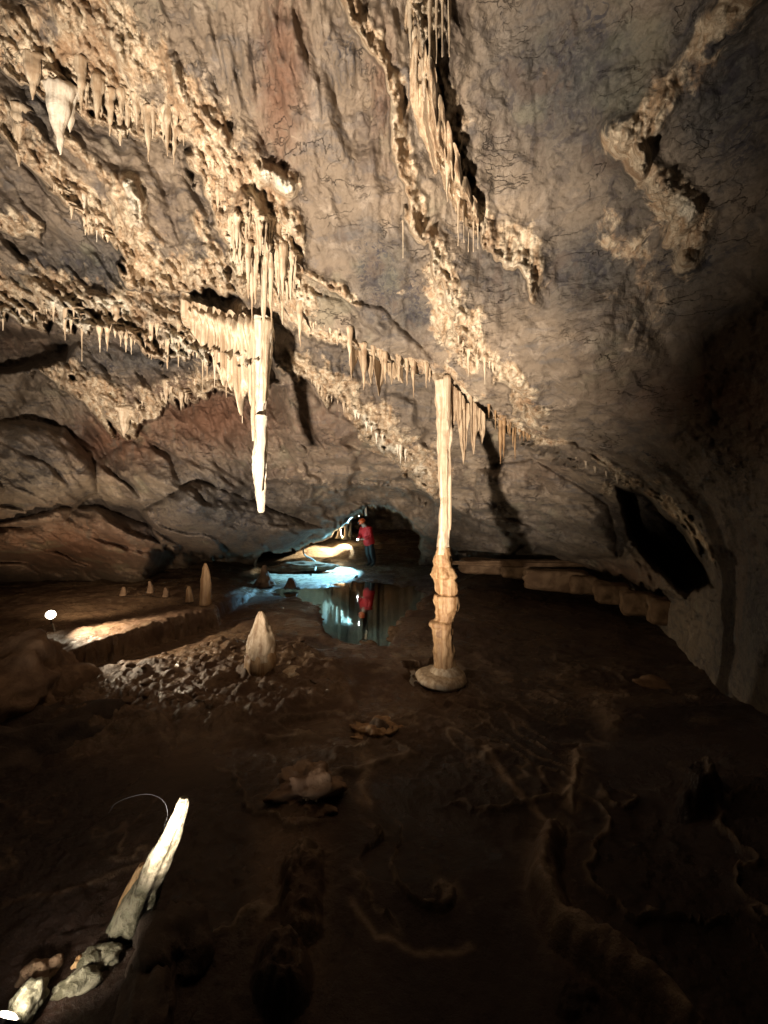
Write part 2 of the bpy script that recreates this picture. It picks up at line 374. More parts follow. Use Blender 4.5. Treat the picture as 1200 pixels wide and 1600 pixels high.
HOLES = [
 ([(556,808),(578,794),(602,792),(626,808),(655,838),(650,900),(560,905),(450,905),(395,890),(410,868),(470,856),(505,846),(538,818)], 13.0, 4),
 ([(963,762),(1000,766),(1030,790),(1068,832),(1112,915),(1075,925),(1020,885),(985,850),(975,800)], 2.2, 8),
 ([(-90,508),(60,512),(120,530),(100,560),(40,575),(-90,610)], 1.4, 14),
 ([(425,520),(434,560),(436,598),(420,600),(415,560)], .7, 5),
]
BULGES = [
 ([(-90,680),(40,655),(100,668),(140,712),(150,770),(100,815),(-90,830)], 1.4, 62),
 ([(220,800),(300,752),(400,785),(505,825),(445,862),(330,868),(250,850)], 1.4, 55),
 ([(745,735),(830,715),(950,790),(968,872),(900,872),(800,842),(735,800)], .8, 70),
 ([(820,690),(900,695),(962,740),(930,790),(860,770)], .35, 45),
 ([(-90,835),(60,800),(150,792),(230,820),(320,880),(300,915),(150,915),(-90,905)], 1.6, 80),
 ([(120,740),(200,690),(300,720),(380,770),(300,790),(170,800)], .45, 60),
 ([(960,880),(1000,850),(1060,900),(1070,935),(990,920)], .5, 25),
 ([(880,120),(1020,60),(1150,150),(1080,300),(920,300)], .10, 90), ([(850,430),(1000,400),(1050,560),(930,640),(830,560)], .22, 90),
 ([(480,460),(600,480),(680,570),(600,560),(500,510)], .18, 50),
]
DARK = [(640,120,-1,0,0),(150,420,160,50,.9),(70,150,50,90,.8),(40,330,60,60,.3),(220,560,160,30,.9),(900,120,170,170,1.0),(1120,120,140,180,1.0),(1175,950,90,230,1.0),(1000,300,100,120,.7),(930,420,110,90,.95),(1080,420,90,70,.7),  # lower right wall entries paint shade into the rock colour
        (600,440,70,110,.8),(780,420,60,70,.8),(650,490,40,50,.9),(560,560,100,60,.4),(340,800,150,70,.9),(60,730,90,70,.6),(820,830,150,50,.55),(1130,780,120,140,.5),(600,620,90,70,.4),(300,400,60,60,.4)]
RED = [(330,650,150,80,1.0),(180,690,110,60,1.0),(520,660,110,80,.55),(1080,620,140,70,.75),(440,120,40,170,.9),(700,110,30,120,.3),(1170,650,80,120,.6),(430,740,90,30,.5),(590,150,30,120,.7),(850,740,90,30,.4),(30,530,80,40,.6),(110,855,260,70,1.0),(930,900,160,30,.8)]

def cave_depth(U, V):
    Y = macro(U, V).astype(np.float64)
    X = (U - 600) / F * Y; Z = CZ + (800 - V) / F * Y
    crust = np.zeros(U.shape); sc = 1.0
    w1 = pn(X * .9, Y * .9, Z * .9, 31) * 26 + pn(X * 2.6, Y * 2.6, Z * 2.6, 32) * 12
    w2 = pn(X * .9, Y * .9, Z * .9, 41) * 22 + pn(X * 2.6, Y * 2.6, Z * 2.6, 42) * 10
    cut = np.clip(4.5 / Y, 0.25, 1)                      # the same roughness in metres, smaller in pixels far away
    Uw = U + w1 * cut * .5; Vw = V + w2 * cut * .5
    drip = pn(X * 5.5, Y * 2.0, Z * .5, 51) + .6 * pn(X * 13, Y * 4.0, Z * 1.0, 52)
    dripp = np.clip(drip, -.2, 1.2); rg = fbm(X * 2.6, Y * 2.6, Z * 2.6, 4, 55, .6)
    dY = np.zeros(U.shape)
    for pts, A, Wd, B, W2, e, T, cw, ca in STEPS:
        s, t = poly_sd(Uw, Vw, pts)
        wt = sst(0, .07, np.minimum(t, 1 - t))
        s = s + T * dripp + T * .7 * rg
        k = sst(-e, e * .4, s)                           # 1 above, 0 below
        up = np.exp(-np.maximum(s, 0) / Wd); dn = np.exp(-np.maximum(-s, 0) / W2)
        dY += wt * (-A * up * k + B * dn * (1 - k))
        crust = np.maximum(crust, ca * wt * k * np.exp(-(np.maximum(s, 0) / cw) ** 2))
    for pts, A, Wd, ca in RIDGES:
        s, t = poly_sd(Uw, Vw, pts)
        g = np.exp(-(s / Wd) ** 2) * (1 + .5 * drip) ; dY -= A * g; crust = np.maximum(crust, ca * np.clip(g, 0, 1))
    for pts, A, e in HOLES:
        d = poly_in(U + w1 * .3, V + w2 * .3 + 6 * drip, pts); dY += A * sst(-e * .3, e, d) ; crust *= 1 - sst(-e, e, d)
    for pts, A, R in BULGES:
        d = poly_in(U + w1 * .35 * cut, V + w2 * .35 * cut, pts); q = np.clip(d / R, 0, 1); dY -= A * (sst(0, 1, q) if R > 80 else np.sqrt(q * (2 - q) + .0004)); crust *= 1 - .8 * sst(0, 12, d) * (R < 80)
    crust = np.clip(crust, 0, 1.4)
    # world-space relief
    q1 = (X + Z) * .7; q2 = (X - Z) * .7
    far = np.clip(Y / 5, .6, 2.2)
    rel = .22 * far * fbm(X * .55, Y * .55, Z * .55, 3, 61)
    ph = q1 * 1.15 + .55 * pn(X * .6, Y * .6, Z * .6, 75) + .18 * pn(X * 2, Y * 2, Z * 2, 76) + Y * .25
    saw = ph % 1.0; saw = np.where(saw < .88, saw / .88, (1 - saw) / .12)       # dipping beds: slow rise, sharp step
    rel -= .24 * far * (saw - .5) * sst(-.5, .3, pn(X * .5, Y * .5, Z * .5, 77)) * sst(980, 700, U) * sst(-150, 260, V) * (1 - np.clip(crust, 0, 1) * .6)
    ph2 = q1 * 3.1 + .8 * pn(X * .9, Y * .9, Z * .9, 78) + Y * .6; saw = ph2 % 1.0; saw = np.where(saw < .85, saw / .85, (1 - saw) / .15)
    rel -= .07 * far * (saw - .5) * sst(-.2, .5, pn(X * .8, Y * .8, Z * .8, 79)) * (1 - np.clip(crust, 0, 1) * .8)
    strata = np.abs(pn(q1 * 2.4, Y * .8, q2 * .45, 71)) + .5 * np.abs(pn(q1 * 5.5, Y * 1.6, q2 * .9, 72)) + .3 * np.abs(pn(q1 * 12, Y * 3, q2 * 2.2, 73))
    rel -= .10 * far * strata * (.35 + .9 * sst(-.25, .35, pn(X * .7, Y * .7, Z * .7, 74))) * (1 - np.clip(crust, 0, 1))
    rel += .026 * fbm(X * 5, Y * 5, Z * 5, 4, 81, .6)
    # vertical flutes in the upper middle
    fl = np.exp(-((U - 440) / 140) ** 2 - ((V - 100) / 230) ** 2) + .8 * np.exp(-((U - 610) / 70) ** 2 - ((V - 130) / 150) ** 2)
    rel -= fl * .12 * np.abs(pn(X * 7, Y * 3, Z * .8, 84)) + fl * .04 * np.abs(pn(X * 18, Y * 6, Z * 2, 85))
    cn = .6 * billow(X * 7.5, Y * 5.5, Z * 2.0, 4, 91, .6) + .5 * billow(X * 4, Y * 4, Z * 3.4, 4, 92, .6)
    rag = sst(-.35, .5, fbm(X * 1.7, Y * 1.7, Z * 1.7, 4, 95)); crust = crust * (.8 + .4 * rag)
    rel -= np.clip(crust, 0, 1.2) * .24 * np.clip(far, .6, 1.4) * (cn - .25) + np.clip(crust, 0, 1) * .05 * np.clip(drip, -.5, 1)
    Y = Y + dY + rel
    dark = np.zeros(U.shape); red = np.zeros(U.shape)
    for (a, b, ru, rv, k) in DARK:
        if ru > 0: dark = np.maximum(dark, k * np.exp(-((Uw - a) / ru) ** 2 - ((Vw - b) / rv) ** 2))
    for (a, b, ru, rv, k) in RED: red = np.maximum(red, k * np.exp(-((Uw - a) / ru) ** 2 - ((Vw - b) / rv) ** 2))
    return np.maximum(Y, .8), crust, dark, red

def axis(lo, a, b, hi, step, grow):
    mid = list(np.arange(a, b + step, step)); L = []; x = a; d = step
    while x > lo: d = min(d * grow, 30); x -= d; L.append(x)
    R = []; x = mid[-1]; d = step
    while x < hi: d = min(d * grow, 30); x += d; R.append(x)
    return np.array(L[::-1] + mid + R)
ua = axis(-700, -30, 1230, 1900, 2.2, 1.12); va = axis(-900, -30, 960, 1300, 2.2, 1.12)
GU, GV = np.meshgrid(ua, va)
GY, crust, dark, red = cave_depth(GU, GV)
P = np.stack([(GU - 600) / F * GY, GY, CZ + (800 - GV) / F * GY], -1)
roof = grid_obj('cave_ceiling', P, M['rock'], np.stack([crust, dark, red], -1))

def roof_Y(u, v):
    i = np.interp(u, ua, np.arange(len(ua))); j = np.interp(v, va, np.arange(len(va)))
    i0 = int(i); j0 = int(j); i1 = min(i0 + 1, len(ua) - 1); j1 = min(j0 + 1, len(va) - 1); fi = i - i0; fj = j - j0
    return float((GY[j0, i0] * (1 - fi) + GY[j0, i1] * fi) * (1 - fj) + (GY[j1, i0] * (1 - fi) + GY[j1, i1] * fi) * fj)

# rock behind the camera, closing the chamber
n1, n2 = 60, 90
th = np.linspace(-.06, 1.06, n1)[:, None] * math.pi; ph = np.linspace(0, 1, n2)[None, :] * math.pi
bx = 7.5 * np.cos(ph) * np.ones_like(th); by = 1.2 - 7.0 * np.sin(ph) * np.sin(th) ** .6 if False else 2.2 - 8.0 * np.sin(ph) * np.abs(np.sin(th)); bz = 2.0 + 4.2 * np.cos(th) * np.ones_like(ph)
nn = 1 + .12 * fbm(bx * .5, by * .5, bz * .5, 3, 5)
back = grid_obj('cave_wall', np.stack([bx * nn, by * nn, 2 + (bz - 2) * nn], -1), M['rock'], np.zeros((n1, n2, 3)) + .3)

# ------------------------------------------------------------------ floor
def vf(v, z): return 800 + (v - 800) * CZ / (CZ - z)     # flat-floor pixel row of a point at height z seen at row v
def floor_z(X, Y):
    U = 600 + X / Y * F; V = 800 + CZ * F / Y
    n = pn(X * .8, Y * .8, 0, 11); n2 = fbm(X * 2.2, Y * 2.2, 0, 4, 12); n3 = fbm(X * 9, Y * 9, 0, 3, 13)
    wu = n * 25 + n2 * 8; Uw = U + wu * 1.0; Vw = V + n2 * 6 * np.clip(5 / Y, .2, 2)
    z = -.05 + .02 * n2 + .006 * n3
    # dry again outside the two pools
    pool = np.maximum(poly_in(Uw + n3 * 6, V + n2 * 8, [(395,925),(470,905),(560,902),(640,908),(690,925),(640,975),(600,1010),(540,1015),(505,1000),(500,950)]), poly_in(Uw + n2 * 30, V + n2 * 25 + n3 * 5, [(640,1066),(665,1045),(730,1045),(745,1075),(715,1112),(665,1108)]))
    base0 = -.12 + .13 * sst(14, 0, pool) * 1.15
    z = z + np.where(V > 905, base0 + .09, .0)
    mud = np.zeros(X.shape); pale = np.zeros(X.shape)
    # left side dry mud with crumbly clods
    d = poly_in(Uw, Vw, [(60,1190),(120,1060),(250,1040),(330,1010),(420,1000),(480,1010),(530,1050),(540,1100),(450,1150),(300,1165),(180,1180)])
    a = sst(-15, 25, d); z += a * (.07 + .10 * billow(X * 3.2, Y * 3.2, 0, 4, 21, .6))
    d = poly_in(Uw, Vw, [(-400,1600),(-400,1200),(80,1150),(330,1170),(380,1300),(300,1500),(200,1800),(-400,1900)])
    z += sst(-30, 60, d) * .03
    # raised bank on the left with an undercut edge
    d = poly_in(U + n2 * 5, V + n3 * 3, [(-500,1120),(60,vf(1038,.38)),(112,vf(1014,.38)),(200,vf(988,.38)),(330,vf(952,.38)),(380,vf(920,.38)),(415,vf(902,.3)),(470,vf(903,.3)),(520,vf(912,.1)),(545,920),(480,905),(400,880),(0,870),(-500,880)])
    z = np.maximum(z, -.05 + sst(-3, 3, d) * ((.43 - .34 * sst(330, 430, U)) + .03 * n2 + .015 * n3) + sst(20, 140, d) * .05 * sst(420, 330, U))
    # mound between bank and water
    d = poly_in(Uw, V, [(330,1015),(340,960),(430,925),(490,930),(515,955),(515,985),(470,1010),(400,1020)])
    z = np.maximum(z, -.05 + sst(-8, 40, d) * .16 + .02 * n2 * sst(-10, 10, d))
    # behind: slope up to the far passage
    z += sst(16.5, 21, Y) * .55 * sst(420, 470, U) + sst(21, 26, Y) * .4
    # far right floor rising a little toward the wall
    z += sst(620, 760, U) * sst(9, 14, Y) * .35
    # person's spit of dry mud
    d = poly_in(U, V, [(553,915),(560,880),(600,868),(720,868),(900,905),(900,925),(760,912),(650,905),(590,912)])
    z = np.maximum(z, -.05 + sst(-4, 10, d) * .08 + .02 * n3)
    # blue pool basin
    d = poly_in(U, V, [(395,905),(400,874),(440,866),(520,862),(552,872),(560,900),(550,916),(470,914),(440,910)])
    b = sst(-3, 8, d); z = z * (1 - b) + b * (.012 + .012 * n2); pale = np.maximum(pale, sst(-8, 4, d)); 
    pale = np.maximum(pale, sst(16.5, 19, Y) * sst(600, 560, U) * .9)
    # rim ridges in the dark foreground
    rims = [np.zeros(X.shape)]; cr = np.zeros(X.shape)
    def rid(pts, h, wd, mudv=0):
        s, t = poly_sd(U + n2 * 14, V + n3 * 6 + n * 20, pts)
        g = np.exp(-(s / wd) ** 2) * sst(0, .1, np.minimum(t, 1 - t) + .02); rims[0] = np.maximum(rims[0], g)
        return h * 1.3 * g * (1 + .25 * n2 + .1 * n3)
    z = np.maximum(z, -.05 + rid([(860,1290),(850,1400),(880,1480),(960,1540),(1060,1640),(1150,1760)], .20, 34) + 0)
    z = np.maximum(z, -.05 + rid([(880,1060),(920,1095),(980,1105)], .10, 12))
    z = np.maximum(z, -.05 + rid([(925,1110),(950,1150),(975,1150)], .10, 14) )
    z = np.maximum(z, -.05 + rid([(885,1165),(900,1200),(890,1290)], .12, 16))
    z = np.maximum(z, -.05 + rid([(600,1060),(615,1030),(660,1020),(700,1010)], .075, 9)); z = np.maximum(z, -.05 + rid([(730,1010),(760,1045),(800,1070)], .07, 8))
    z = np.maximum(z, -.05 + rid([(555,1170),(582,1215),(570,1260),(548,1265)], .085, 9)); 
    z = np.maximum(z, -.05 + rid([(740,1170),(800,1240),(850,1320)], .07, 6))
    z = np.maximum(z, -.05 + rid([(555,1420),(580,1480),(640,1500),(740,1490)], .075, 6))
    for (u0, v0, ru, rv, h) in [(600,1158,60,16,.16),(478,1420,60,130,.20),(440,1560,70,100,.22),(565,1195,30,40,.12),(455,1055,26,10,.10),(480,1030,40,14,.08),(1090,1290,60,36,.30),(1010,1075,30,14,.12),(900,1590,70,60,.14)]:
        rr = np.sqrt(((U + n2 * 14 - u0) / ru) ** 2 + ((V + n * 10 - v0) / rv) ** 2)
        z = np.maximum(z, -.06 + h * (1 - sst(.35, 1.1, rr)) * (1 + .35 * billow(X * 7, Y * 7, 0, 3, 15)))
    # terracettes (small gours)
    g = sst(-10, 20, poly_in(U + n2 * 10, V + n * 15, [(540,1290),(640,1290),(720,1400),(740,1470),(620,1480),(560,1430)]))
    c1 = np.exp(-(pn(X * 4.5 + n2 * .6, Y * 1.8, 0, 17) / .09) ** 2) * g
    z = np.maximum(z, -.05 + g * .07 + c1 * .09)
    g = sst(-10, 30, poly_in(U, V, [(640,1050),(870,1050),(960,1180),(900,1260),(760,1230),(600,1140)]))
    c2 = np.exp(-(pn(X * 3.2, Y * 4.5 + X * 3 + n2 * .5, 0, 18) / .08) ** 2) * g
    z = np.maximum(z, -.05 + g * .08 + c2 * .05)
    g = sst(990, 1100, V) * sst(-.3, .3, n + .3 * n2)
    c3 = np.exp(-(pn(X * 1.5 + .5 * n2, Y * 1.5 + .3 * n2, 0, 19) / .05) ** 2) * g
    z += .035 * c3 * sst(100, 500, U) + g * .012 * fbm(X * 14, Y * 14, 0, 3, 23)
    cr = np.clip(np.maximum(np.maximum(c1, c2), c3 * .8), 0, 1); pale = np.maximum(pale, .16 * cr + .16 * np.clip(rims[0], 0, 1) ** 2) * sst(0, 400, U) + np.where(pale > .5, pale, 0) * sst(400, 0, U)
    shade_cut = cr
    # side rises
    z += sst(1.6, 3.4, X) * sst(5, 2.5, Y) * .5
    mud = np.clip(.75 * sst(560, 860, U) + .85 * sst(1090, 1260, V) + .25 * sst(250, 0, U), 0, .96) * (1 - pale) * (1 - .75 * np.clip(rims[0], 0, 1)) * (1 - .5 * shade_cut) * (1 - .6 * sst(1.15, .3, np.hypot((Uw - 465) / 75, (V - 1400) / 230)))  # mud darkened towards foreground and right, shade put into the colour
    return z, pale, mud
fu = axis(-900, -30, 1230, 2100, 2.6, 1.15)
fy = [0.55]
while fy[-1] < 34: fy.append(fy[-1] * (1.0055 if fy[-1] > 1.5 else 1.012))
FY, FU = np.meshgrid(np.array(fy), fu, indexing='ij')
FX = (FU - 600) / F * FY
FZ, pale, shade_mask = floor_z(FX, FY)
floor = grid_obj('cave_floor', np.stack([FX, FY, FZ], -1), M['mud'], np.stack([pale, shade_mask, 0 * pale], -1))
def fz(x, y): return float(floor_z(np.array([x]), np.array([y]))[0][0])
nf = np.meshgrid(np.linspace(-8, 8, 60), np.linspace(-7, .6, 40))
grid_obj('cave_floor_near', np.stack([nf[0], nf[1], -.03 + .03 * fbm(nf[0], nf[1], 0 * nf[0], 3, 3)], -1), M['mud'], np.zeros((40, 60, 3)))
for (x0, x1, y0, y1) in ((-4.2, 1.6, 5.6, 13.6), (.2, 1.35, 4.2, 5.75)):
    wx = np.meshgrid(np.linspace(x0, x1, 30), np.linspace(y0, y1, 30))
    grid_obj('pool_water', np.stack([wx[0], wx[1], 0 * wx[0]], -1), M['water'])

# ------------------------------------------------------------------ formations
def lathe(name, rows, m, parent=None, sides=28, sub=6, rough=.10, flute=0.0, seed=0, depth=1.0, nf=6.0):
    """rows: (x, y, z, r) from one end to the other; lumpy round body"""
    R = np.array(rows, float); n = len(R); t = np.arange(n); tt = np.linspace(0, n - 1, (n - 1) * sub + 1)
    C = np.stack([np.interp(tt, t, R[:, k]) for k in range(4)], -1)
    if sub > 2:                                      # round the corners of the profile
        for _ in range(2): C[1:-1] = .25 * C[:-2] + .5 * C[1:-1] + .25 * C[2:]
    a = np.linspace(0, 2 * math.pi, sides, endpoint=False)[None, :]
    ca, sa = np.cos(a), np.sin(a); r = C[:, 3:4]
    X = C[:, 0:1] + ca * r; Yy = C[:, 1:2] + sa * r * depth; Z = C[:, 2:3] + 0 * a
    k = 1 + rough * (fbm(X * nf, Yy * nf, Z * nf * .7, 3, seed + 3)) + (flute * pn(ca * 2.2 + C[:, 0:1], sa * 2.2, Z * 1.2, seed + 9) if flute else 0)
    X = C[:, 0:1] + ca * r * k; Yy = C[:, 1:2] + sa * r * depth * k
    nr = len(C); V = np.stack([X, Yy, Z], -1).reshape(-1, 3).tolist()
    Fc = []
    for i in range(nr - 1):
        for j in range(sides):
            j2 = (j + 1) % sides; Fc.append((i * sides + j, i * sides + j2, (i + 1) * sides + j2, (i + 1) * sides + j))
    V.append(tuple(C[0, :3])); V.append(tuple(C[-1, :3]))
    for j in range(sides):
        Fc.append((nr * sides, (j + 1) % sides, j)); Fc.append((nr * sides + 1, (nr - 1) * sides + j, (nr - 1) * sides + (j + 1) % sides))
    # origin at the first row
    o0 = R[0, :3]; V = [(v[0] - o0[0], v[1] - o0[1], v[2] - o0[2]) for v in V]
    o = mesh_obj(name, V, Fc, m, None); o.location = o0
    if parent: o.parent = parent; o.location = Vector(o0) - parent.location
    return o
def rows_px(rows, Y, dy=0):
    out = []
    for r in rows:
        v, a, b = r[:3]; p = W((a + b) / 2, v, Y); out.append((p.x, p.y + (r[3] if len(r) > 3 else 0), p.z, (b - a) / 2 / F * Y))
    return out

rnd = random.Random(3)
def spike(u, v, ln, wd, Yr=None, m=None, seed=None, lean=0, up=None, name='stalactite', back=.03):
    """a stalactite: root pixel, length and root width in pixels"""
    if Yr is None: Yr = roof_Y(u, v)
    seed = seed or rnd.randrange(1, 200)
    p = W(u, v, Yr); L = ln / F * Yr; r = wd / 2 / F * Yr; n = 9
    rows = []
    k = rnd.uniform(.7, 1.3)
    rt = up if up is not None else min(.16, .3 * L + .05)
    rows.append((p.x, p.y + back + rt * 1.5 + r, p.z + rt * .8, r * 1.1)); rows.append((p.x, p.y + back + rt * .6, p.z + rt * .4, r * 1.15))
    for i in range(n + 1):
        t = i / n
        rr = r * ((1 - t) ** k * .88 + .12 * (1 - t * .5)) * (1 + (.22 if i < n else 0) * rnd.uniform(-1, 1))
        rows.append((p.x + lean * L * t + rnd.uniform(-.12, .12) * r, p.y + back, p.z - L * t, max(rr, .003)))
    rows.append((p.x + lean * L, p.y + back, p.z - L - r * .08, .0015))
    big = wd > 14
    return lathe(name, rows, m or M['calcite'], sides=18 if big else 9, sub=4 if big else 2, rough=.22, flute=.28, seed=seed, nf=10)

def fringe(pts, count, ln, wd, label, group, m=None, up=6, jit=5, seed=1, powr=2.0, Yr=None):
    rr = random.Random(seed); pts = np.array(pts, float); L = np.hypot(*np.diff(pts, axis=0).T); cum = np.concatenate([[0], np.cumsum(L)])
    for i in range(count):
        s = min(max((i + rr.uniform(-1.1, 1.1) + .5) / count, 0), 1) * cum[-1]
        u = np.interp(s, cum, pts[:, 0]); v = np.interp(s, cum, pts[:, 1])
        cl = .55 + .9 * abs(math.sin(u * .11 + seed)) * abs(math.sin(u * .037 + 2 * seed)) + (.25 if rr.random() < .12 else 0)
        l = (ln[0] + (ln[1] - ln[0]) * rr.random() ** powr) * cl; wdt = rr.uniform(.75, 1.35) * wd[0] + (wd[1] - wd[0]) * (.35 * rr.random() + .65 * (l - ln[0]) / max(ln[1] - ln[0], 1))
        vv = v - up + rr.uniform(-jit, jit * .4)
        cand = [(roof_Y(u, vv - k), vv - k) for k in (0, 5, 10, 15)]      # sit on the nearest rock of the lip
        y, vv = min(cand)
        o = spike(u, vv, l, wdt, y, m, seed=rr.randrange(1, 99)); tag(o, label, 'stalactite', group)

def one(u, v, ln, wd, label, m=None, lean=0, Yr=None, group=None):
    if Yr is None: Yr, v = min((roof_Y(u, v - k), v - k) for k in (0, 5, 10, 15, 20))
    return tag(spike(u, v, ln, wd, Yr, m, lean=lean), label, 'stalactite', group)

fringe([(15,75),(60,110),(110,140)], 7, (25,80), (14,26), 'stout grey-white stalactite in the cluster at the upper left corner', 'stalactites in the upper left corner cluster', M['calcite'], seed=2, powr=1)
one(25,180,90,24,'leftmost grey stalactite pointing down beside the left picture edge'); one(88,150,105,34,'broad pale violet-white stalactite, longest of the upper left cluster', M['white'])
one(104,150,65,24,'short white stalactite fused to the broad pale one at upper left', M['white'])
one(122,105,90,17,'slender tan stalactite hanging right of the broad pale one at upper left')
fringe([(130,150),(190,175),(250,200),(285,215)], 27, (24,74), (9,17), 'tan tooth-like stalactite in the serrated upper left fringe', 'teeth of the serrated upper left fringe', M['calcite'], seed=4, powr=1.1, up=14, jit=16)
one(258,170,88,13,'longest pointed tooth of the serrated upper left fringe, at its right end')
one(228,180,52,14,'thick blunt tooth near the right end of the serrated upper left fringe')
fringe([(320,250),(350,330),(375,400),(400,450)], 16, (14,40), (7,12), 'small drip stalactite on the steep crusted crest above the curtain', 'drips on the steep crusted crest', M['calcite'], seed=5, jit=12)
fringe([(70,285),(120,345),(170,385)], 10, (10,30), (5,9), 'tiny stalactite on the second crusted band at the left', 'drips on the second crusted band', M['calcite'], seed=6)
one(128,310,50,7,'thin pale stalactite below the second crusted band at the left', M['white']); one(148,345,40,6,'thin pale stalactite right of its taller neighbour on the second band', M['white'])
fringe([(0,495),(60,500),(130,512),(210,530),(290,548),(345,562)], 42, (10,52), (4,8), 'thin hanging stalactite in the long fringe along the left ledge', 'fringe along the left ledge', M['calcite'], seed=7, up=10, jit=8)
one(165,505,42,11,'thick stub stalactite midway along the left ledge', M['calcite']); one(178,498,48,12,'wide stalactite right of the thick stub on the left ledge', M['calcite'])
one(125,500,68,4,'straw-thin long stalactite below the left ledge'); one(277,520,72,6,'long thin stalactite toward the right end of the left ledge'); one(315,540,78,6,'long thin stalactite just left of the flowstone curtain')
fringe([(205,650),(235,640),(262,628),(300,616),(340,608)], 14, (8,28), (4,8), 'small stalactite on the grey lower lip left of the long stalactite', 'drips on the grey lower lip', M['calcite'], seed=8)
one(192,655,42,24,'fat cream cone-shaped stalactite on the hanging mass at left', M['calcite']); one(258,610,34,13,'short pale cone at the grey lower lip', M['calcite'])
# bunch above the curtain
fringe([(362,390),(385,430),(420,460),(455,470)], 26, (30,90), (6,13), 'vertical tan drip in the dense bunch above the curtain', 'dense bunch of drips above the curtain', M['calcite'], seed=9, powr=.8, up=30, jit=34)
fringe([(385,340),(425,385),(465,430)], 20, (25,85), (5,14), 'slender tan drip in the upper rank of the dense bunch', 'upper rank of the dense bunch of drips', M['calcite'], seed=29, powr=1.1, up=16, jit=22)
one(468,490,70,12,'isolated stalactite right of the dense bunch', M['calcite']); one(440,490,35,6,'thin stalactite between the dense bunch and the isolated one', M['calcite'])
fringe([(475,518),(500,528),(535,538)], 9, (6,22), (4,7), 'tiny drip on the pale lip right of the bunch', 'drips on the pale lip', M['calcite'], seed=10)
# row left of the column
fringe([(565,556),(600,567),(640,580),(675,590)], 13, (22,60), (7,12), 'brown stalactite in the regular row left of the column', 'row of stalactites left of the column', M['tan'], seed=11, powr=1, up=5, jit=3)
one(546,530,60,13,'pointed stalactite at the left end of the row before the column', M['calcite'])
fringe([(715,545),(740,565),(775,590)], 12, (10,38), (4,8), 'short pale stalactite below the crusted ridge above the column', 'drips above the column', M['calcite'], seed=12)
fringe([(765,655),(800,685),(830,700)], 14, (12,52), (4,7), 'fine drip in the shaded fringe right of the column', 'shaded fringe right of the column', M['brown'], seed=13)
fringe([(555,660),(600,700),(650,740)], 10, (8,28), (5,9), 'pale nub stalactite on the bright crusted ledge behind the column', 'nubs on the bright crusted ledge', M['white'], seed=14)
fringe([(480,610),(520,640),(550,660)], 8, (6,20), (3,6), 'faint drip on the pink-brown wall right of the long stalactite', 'drips on the pink-brown wall', M['calcite'], seed=15)
fringe([(900,730),(940,755),(990,768)], 10, (5,20), (4,7), 'tiny drip on the lip above the dark right hollow', 'drips above the dark right hollow', M['calcite'], seed=16)
fringe([(640,0),(650,60),(665,110)], 5, (40,110), (8,14), 'long ribbed drip at the top beside the orange drapery', 'ribbed drips at the top', M['calcite'], seed=17, powr=.8)
for k, (u, v, l, wd) in enumerate([(672,-20,150,10),(683,-20,130,8),(692,-20,120,9),(703,0,100,7)]):
    one(u, v, l, wd, ['leftmost of the long parallel straws at the top centre', 'second of the long parallel straws at the top centre', 'third of the long parallel straws at the top centre', 'rightmost of the long parallel straws at the top centre'][k], M['calcite'])
for k, (u, v, l, wd) in enumerate([(700,240,90,12),(717,290,110,9),(726,320,75,5),(733,325,70,4),(741,330,80,4),(748,345,60,4)]):
    one(u, v, l, wd, ['thick orange-cream drip at the left of the hanging cluster in the upper middle', 'long cream drip in the hanging cluster in the upper middle', 'third slender drip of the hanging cluster in the upper middle', 'fourth slender drip of the hanging cluster in the upper middle', 'fifth and straightest slender drip of the upper middle cluster', 'rightmost slender drip of the upper middle cluster'][k], M['calcite'])
one(630,345,60,3,'single hair-thin straw hanging alone in the upper middle')
one(648,610,0.1,1,'x') if False else None

